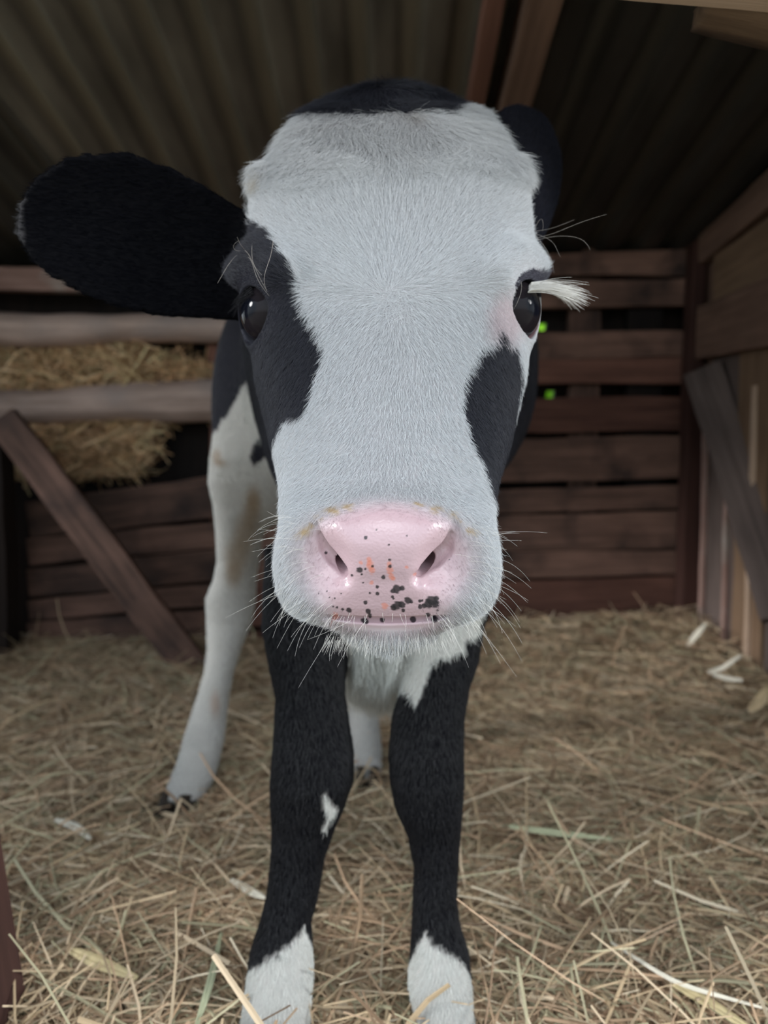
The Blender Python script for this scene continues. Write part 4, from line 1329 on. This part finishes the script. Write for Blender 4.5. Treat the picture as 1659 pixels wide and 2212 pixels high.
# keep stalks inside the walls
xm = XR - .014 - np.abs(np.cos(hd_)) * ln * .55
xx = np.minimum(xx, np.maximum(xm, .2))
yy = np.minimum(yy, 1.553 - np.abs(np.sin(hd_)) * ln * .55)
keep = np.ones(len(xx), bool)
for fx, fy in ((-.240, .835), (-.012, .915)):
    keep &= np.hypot(xx - fx, yy - fy) > .034 + .5 * ln * rs.random(len(xx)) * .6
xx, yy, hgt, lay, hd_, ln, wd_, pt = (q[keep] for q in (xx, yy, hgt, lay, hd_, ln, wd_, pt))
straw = straw_object('straw_bedding', np.stack([xx, yy, .004 + hgt * lay + np.abs(np.sin(pt)) * ln * .3], 1), hd_, pt, ln, wd_, 78)
tag(straw, 'loose tan straw and hay spread thickly over the shed floor', 'straw', kind='stuff')

# compacted layer under the loose stalks
gx, gy = np.meshgrid(np.linspace(-.86, XR - .01, 110), np.linspace(.30, 1.555, 110), indexing='ij')
gz = straw_height(gx.ravel(), gy.ravel()) * .62
idx = np.arange(110 * 110).reshape(110, 110)
Fg = np.stack([idx[:-1, :-1], idx[1:, :-1], idx[1:, 1:], idx[:-1, 1:]], -1).reshape(-1, 4)
me = mesh_np('straw_litter', np.stack([gx.ravel(), gy.ravel(), gz], 1), Fg)
tag(link('straw_litter', me, MAT_EARTH), 'packed dark litter under the loose straw', 'straw', kind='stuff')

# hay stuffed behind the slab rails
NH = 6200
hx = rs.uniform(-.90, -.34, NH); hz_ = rs.uniform(.36, .66, NH) ** 1.0
keep = ~((hx > -.36) & (hz_ > .60)) & (hz_ < .66 - .07 * smooth01(hx, -.62, -.34)) 
keep &= ~((hz_ < .50) & (hx > -.44 - (.50 - hz_) * .5))
hx, hz_ = hx[keep], hz_[keep]
hy_ = rs.uniform(1.595, 1.675, len(hx)) 
hay = straw_object('hay', np.stack([hx, hy_, hz_], 1), rs.uniform(-.5, .5, len(hx)) + np.where(rs.random(len(hx)) < .5, math.pi, 0), rs.normal(0, .7, len(hx)),
                   np.clip(rs.lognormal(math.log(.05), .45, len(hx)), .015, .10), np.clip(rs.lognormal(math.log(.0026), .45, len(hx)), .001, .007), 88, tone=(1.55, 1.42, 1.25), bend=.6)
tag(hay, 'tangled hay pushed up behind the two rounded slab rails', 'hay', kind='stuff')


# ---- a few stalks and blades large enough to point at
def blade(name, rows, w, col_, label, cat='straw', thick=.0012, split=0, seed=0):
    """rows: picture points with height above the floor picked by distance y"""
    c = np.array([P(*r) for r in rows]); t = np.linspace(0, 1, len(c)); s = np.linspace(0, 1, 14)
    c = np.stack([np.interp(s, t, c[:, i]) for i in range(3)], 1); c = smooth_curve(c)
    d = unit_rows(np.gradient(c, axis=0)); up = np.array([0, -.35, 1.0]); sd = unit_rows(np.cross(d, up)); un = np.cross(sd, d)
    V, Fc = [], []
    for i in range(14):
        ww = w * (.35 + .65 * math.sin(math.pi * min(s[i] * .9 + .08, 1))) / 2
        for a, h in ((-1, 0), (-.45, .25), (0, .02), (.45, .25), (1, 0), (0, -.5)):
            V.append(c[i] + sd[i] * ww * a + un[i] * thick * h * 2)
    for i in range(13):
        for j in range(6):
            a, b_ = i * 6 + j, i * 6 + (j + 1) % 6
            Fc.append((a, b_, b_ + 6, a + 6))
    Fc.append(tuple(reversed(range(6)))); Fc.append(tuple(13 * 6 + k for k in range(6)))
    me = mesh_np(name, V, Fc, smooth=False)
    r = np.random.default_rng(seed)
    set_color(me, 'tint', np.array(col_)[None] * r.uniform(.85, 1.1, (len(V), 1)))
    return tag(link(name, me, MAT_STRAW), label, cat, 'large loose straw pieces')
def on_floor(px, py, lift=.026):
    """picture point resting `lift` above the floor"""
    v = -(py - CY) / F_PX
    dy = math.cos(PITCH) + v * math.sin(PITCH); dz = v * math.cos(PITCH) - math.sin(PITCH)
    t = (lift - CAM_Z) / dz
    return (px, py, t * dy)
YEL, PAL, GRN = (.58, .48, .27), (.72, .67, .55), (.46, .48, .31)
blade('loose_stalk', [on_floor(1455, 2125), on_floor(1530, 2165), on_floor(1640, 2235)], .009, YEL, 'broad yellow straw blade at the bottom right corner', seed=1)
blade('loose_stalk', [on_floor(425, 2215, .03), on_floor(455, 2120, .034), on_floor(478, 2015, .034)], .0055, GRN, 'long greenish straw blade upright in the photo left of the left foreleg', seed=2)
blade('loose_stalk', [on_floor(150, 2050, .03), on_floor(215, 2080, .03), on_floor(295, 2112, .03)], .010, YEL, 'broad husk of yellow straw at the lower left of the bedding', seed=3)
blade('loose_stalk', [on_floor(1100, 1785, .03), on_floor(1180, 1796, .034), on_floor(1322, 1812, .03)], .009, GRN, 'pale green flat blade right of the right foreleg at knee height', seed=4)
blade('loose_stalk', [on_floor(120, 1770, .03), on_floor(165, 1785, .03), on_floor(195, 1812, .03)], .009, PAL, 'short pale straw blade in front of the left hind hoof', seed=5)
blade('loose_stalk', [on_floor(500, 1900, .03), on_floor(540, 1925, .03), on_floor(572, 1940, .03)], .008, PAL, 'pale straw blade beside the left foreleg shin', seed=6)
blade('loose_stalk', [on_floor(1320, 2035, .03), on_floor(1460, 2125, .034), on_floor(1659, 2180, .03)], .004, PAL, 'long thin pale stalk crossing the bedding at the lower right', seed=7)
for rows, w, lab, sd in (([(1530, 1452, 1.20), (1560, 1444, 1.20), (1600, 1416, 1.19)], .011, 'pale frayed straw piece pointing up against the right wall', 11),
                         ([(1540, 1456, 1.20), (1572, 1466, 1.19), (1604, 1470, 1.18)], .014, 'pale straw piece lying flat at the foot of the right wall', 12),
                         ([(1484, 1396, 1.36), (1506, 1368, 1.36), (1526, 1346, 1.36)], .012, 'pale straw piece standing up in the right rear corner', 13),
                         ([(1618, 1536, 1.08), (1640, 1516, 1.08), (1658, 1484, 1.08)], .018, 'tan husk at the right edge of the bedding under the brace', 14)):
    blade('loose_husk', rows, w, PAL if sd < 14 else (.55, .42, .25), lab, thick=.004, seed=sd)

# ---- lintel across the front of the doorway, its underside just in frame at the top right, and a log end beneath it
_a, _b = P(700, -170, .45), P(2350, -18, .45)
_d = (_b - _a) / (_b[0] - _a[0])
timber('lintel', _a + _d * (-.925 - _a[0]), _a + _d * (.56 - _a[0]), .034, .03, (0, -1, 0), MAT_PALE,
       'pale lit board crossing the top right corner of the photo', 'board', seed=430, rough=.002)
tag(board('log_end', P(1950, 50, .475), P(1520, 0, .475), .034, .012, .03, (0, -1, 0), MAT_TAN, None, seed=431, half_round=True, rough=.005),
    'brown knotty log end under the pale board in the top right corner', 'log')

# ---- bushes outside behind the shed, seen only through the slit
MAT_LEAF, n, l, b = new_mat('bright_leaves')
tc = n.new('ShaderNodeTexCoord'); t = n.new('ShaderNodeTexNoise'); t.inputs['Scale'].default_value = 9
l.new(tc.outputs['Object'], t.inputs['Vector'])
r_ = n.new('ShaderNodeValToRGB'); r_.color_ramp.elements[0].color = (.12, .32, .01, 1); r_.color_ramp.elements[1].color = (.42, .75, .03, 1)
l.new(t.outputs['Fac'], r_.inputs['Fac']); l.new(r_.outputs['Color'], b.inputs['Base Color'])
b.inputs['Roughness'].default_value = .6
rb = np.random.default_rng(90)
nl = 2600
pc = rb.normal(0, 1, (nl, 3)); pc /= np.linalg.norm(pc, axis=1)[:, None]
pc = pc * (rb.random((nl, 1)) ** .4) * np.array([.75, .45, .62]) + np.array([.75, 3.2, .60])
pc[:, 2] = np.maximum(pc[:, 2], .02)
a1 = unit_rows(rb.normal(0, 1, (nl, 3))); a2 = unit_rows(np.cross(a1, rb.normal(0, 1, (nl, 3))))
q = np.stack([pc - a1 * .06, pc + a2 * .025, pc + a1 * .06, pc - a2 * .025], 1).reshape(-1, 3)
me = mesh_np('shrub', q, np.arange(nl * 4).reshape(-1, 4))
tag(link('shrub', me, MAT_LEAF), 'bright green bush outside, glimpsed through a chink in the back wall', 'bush')
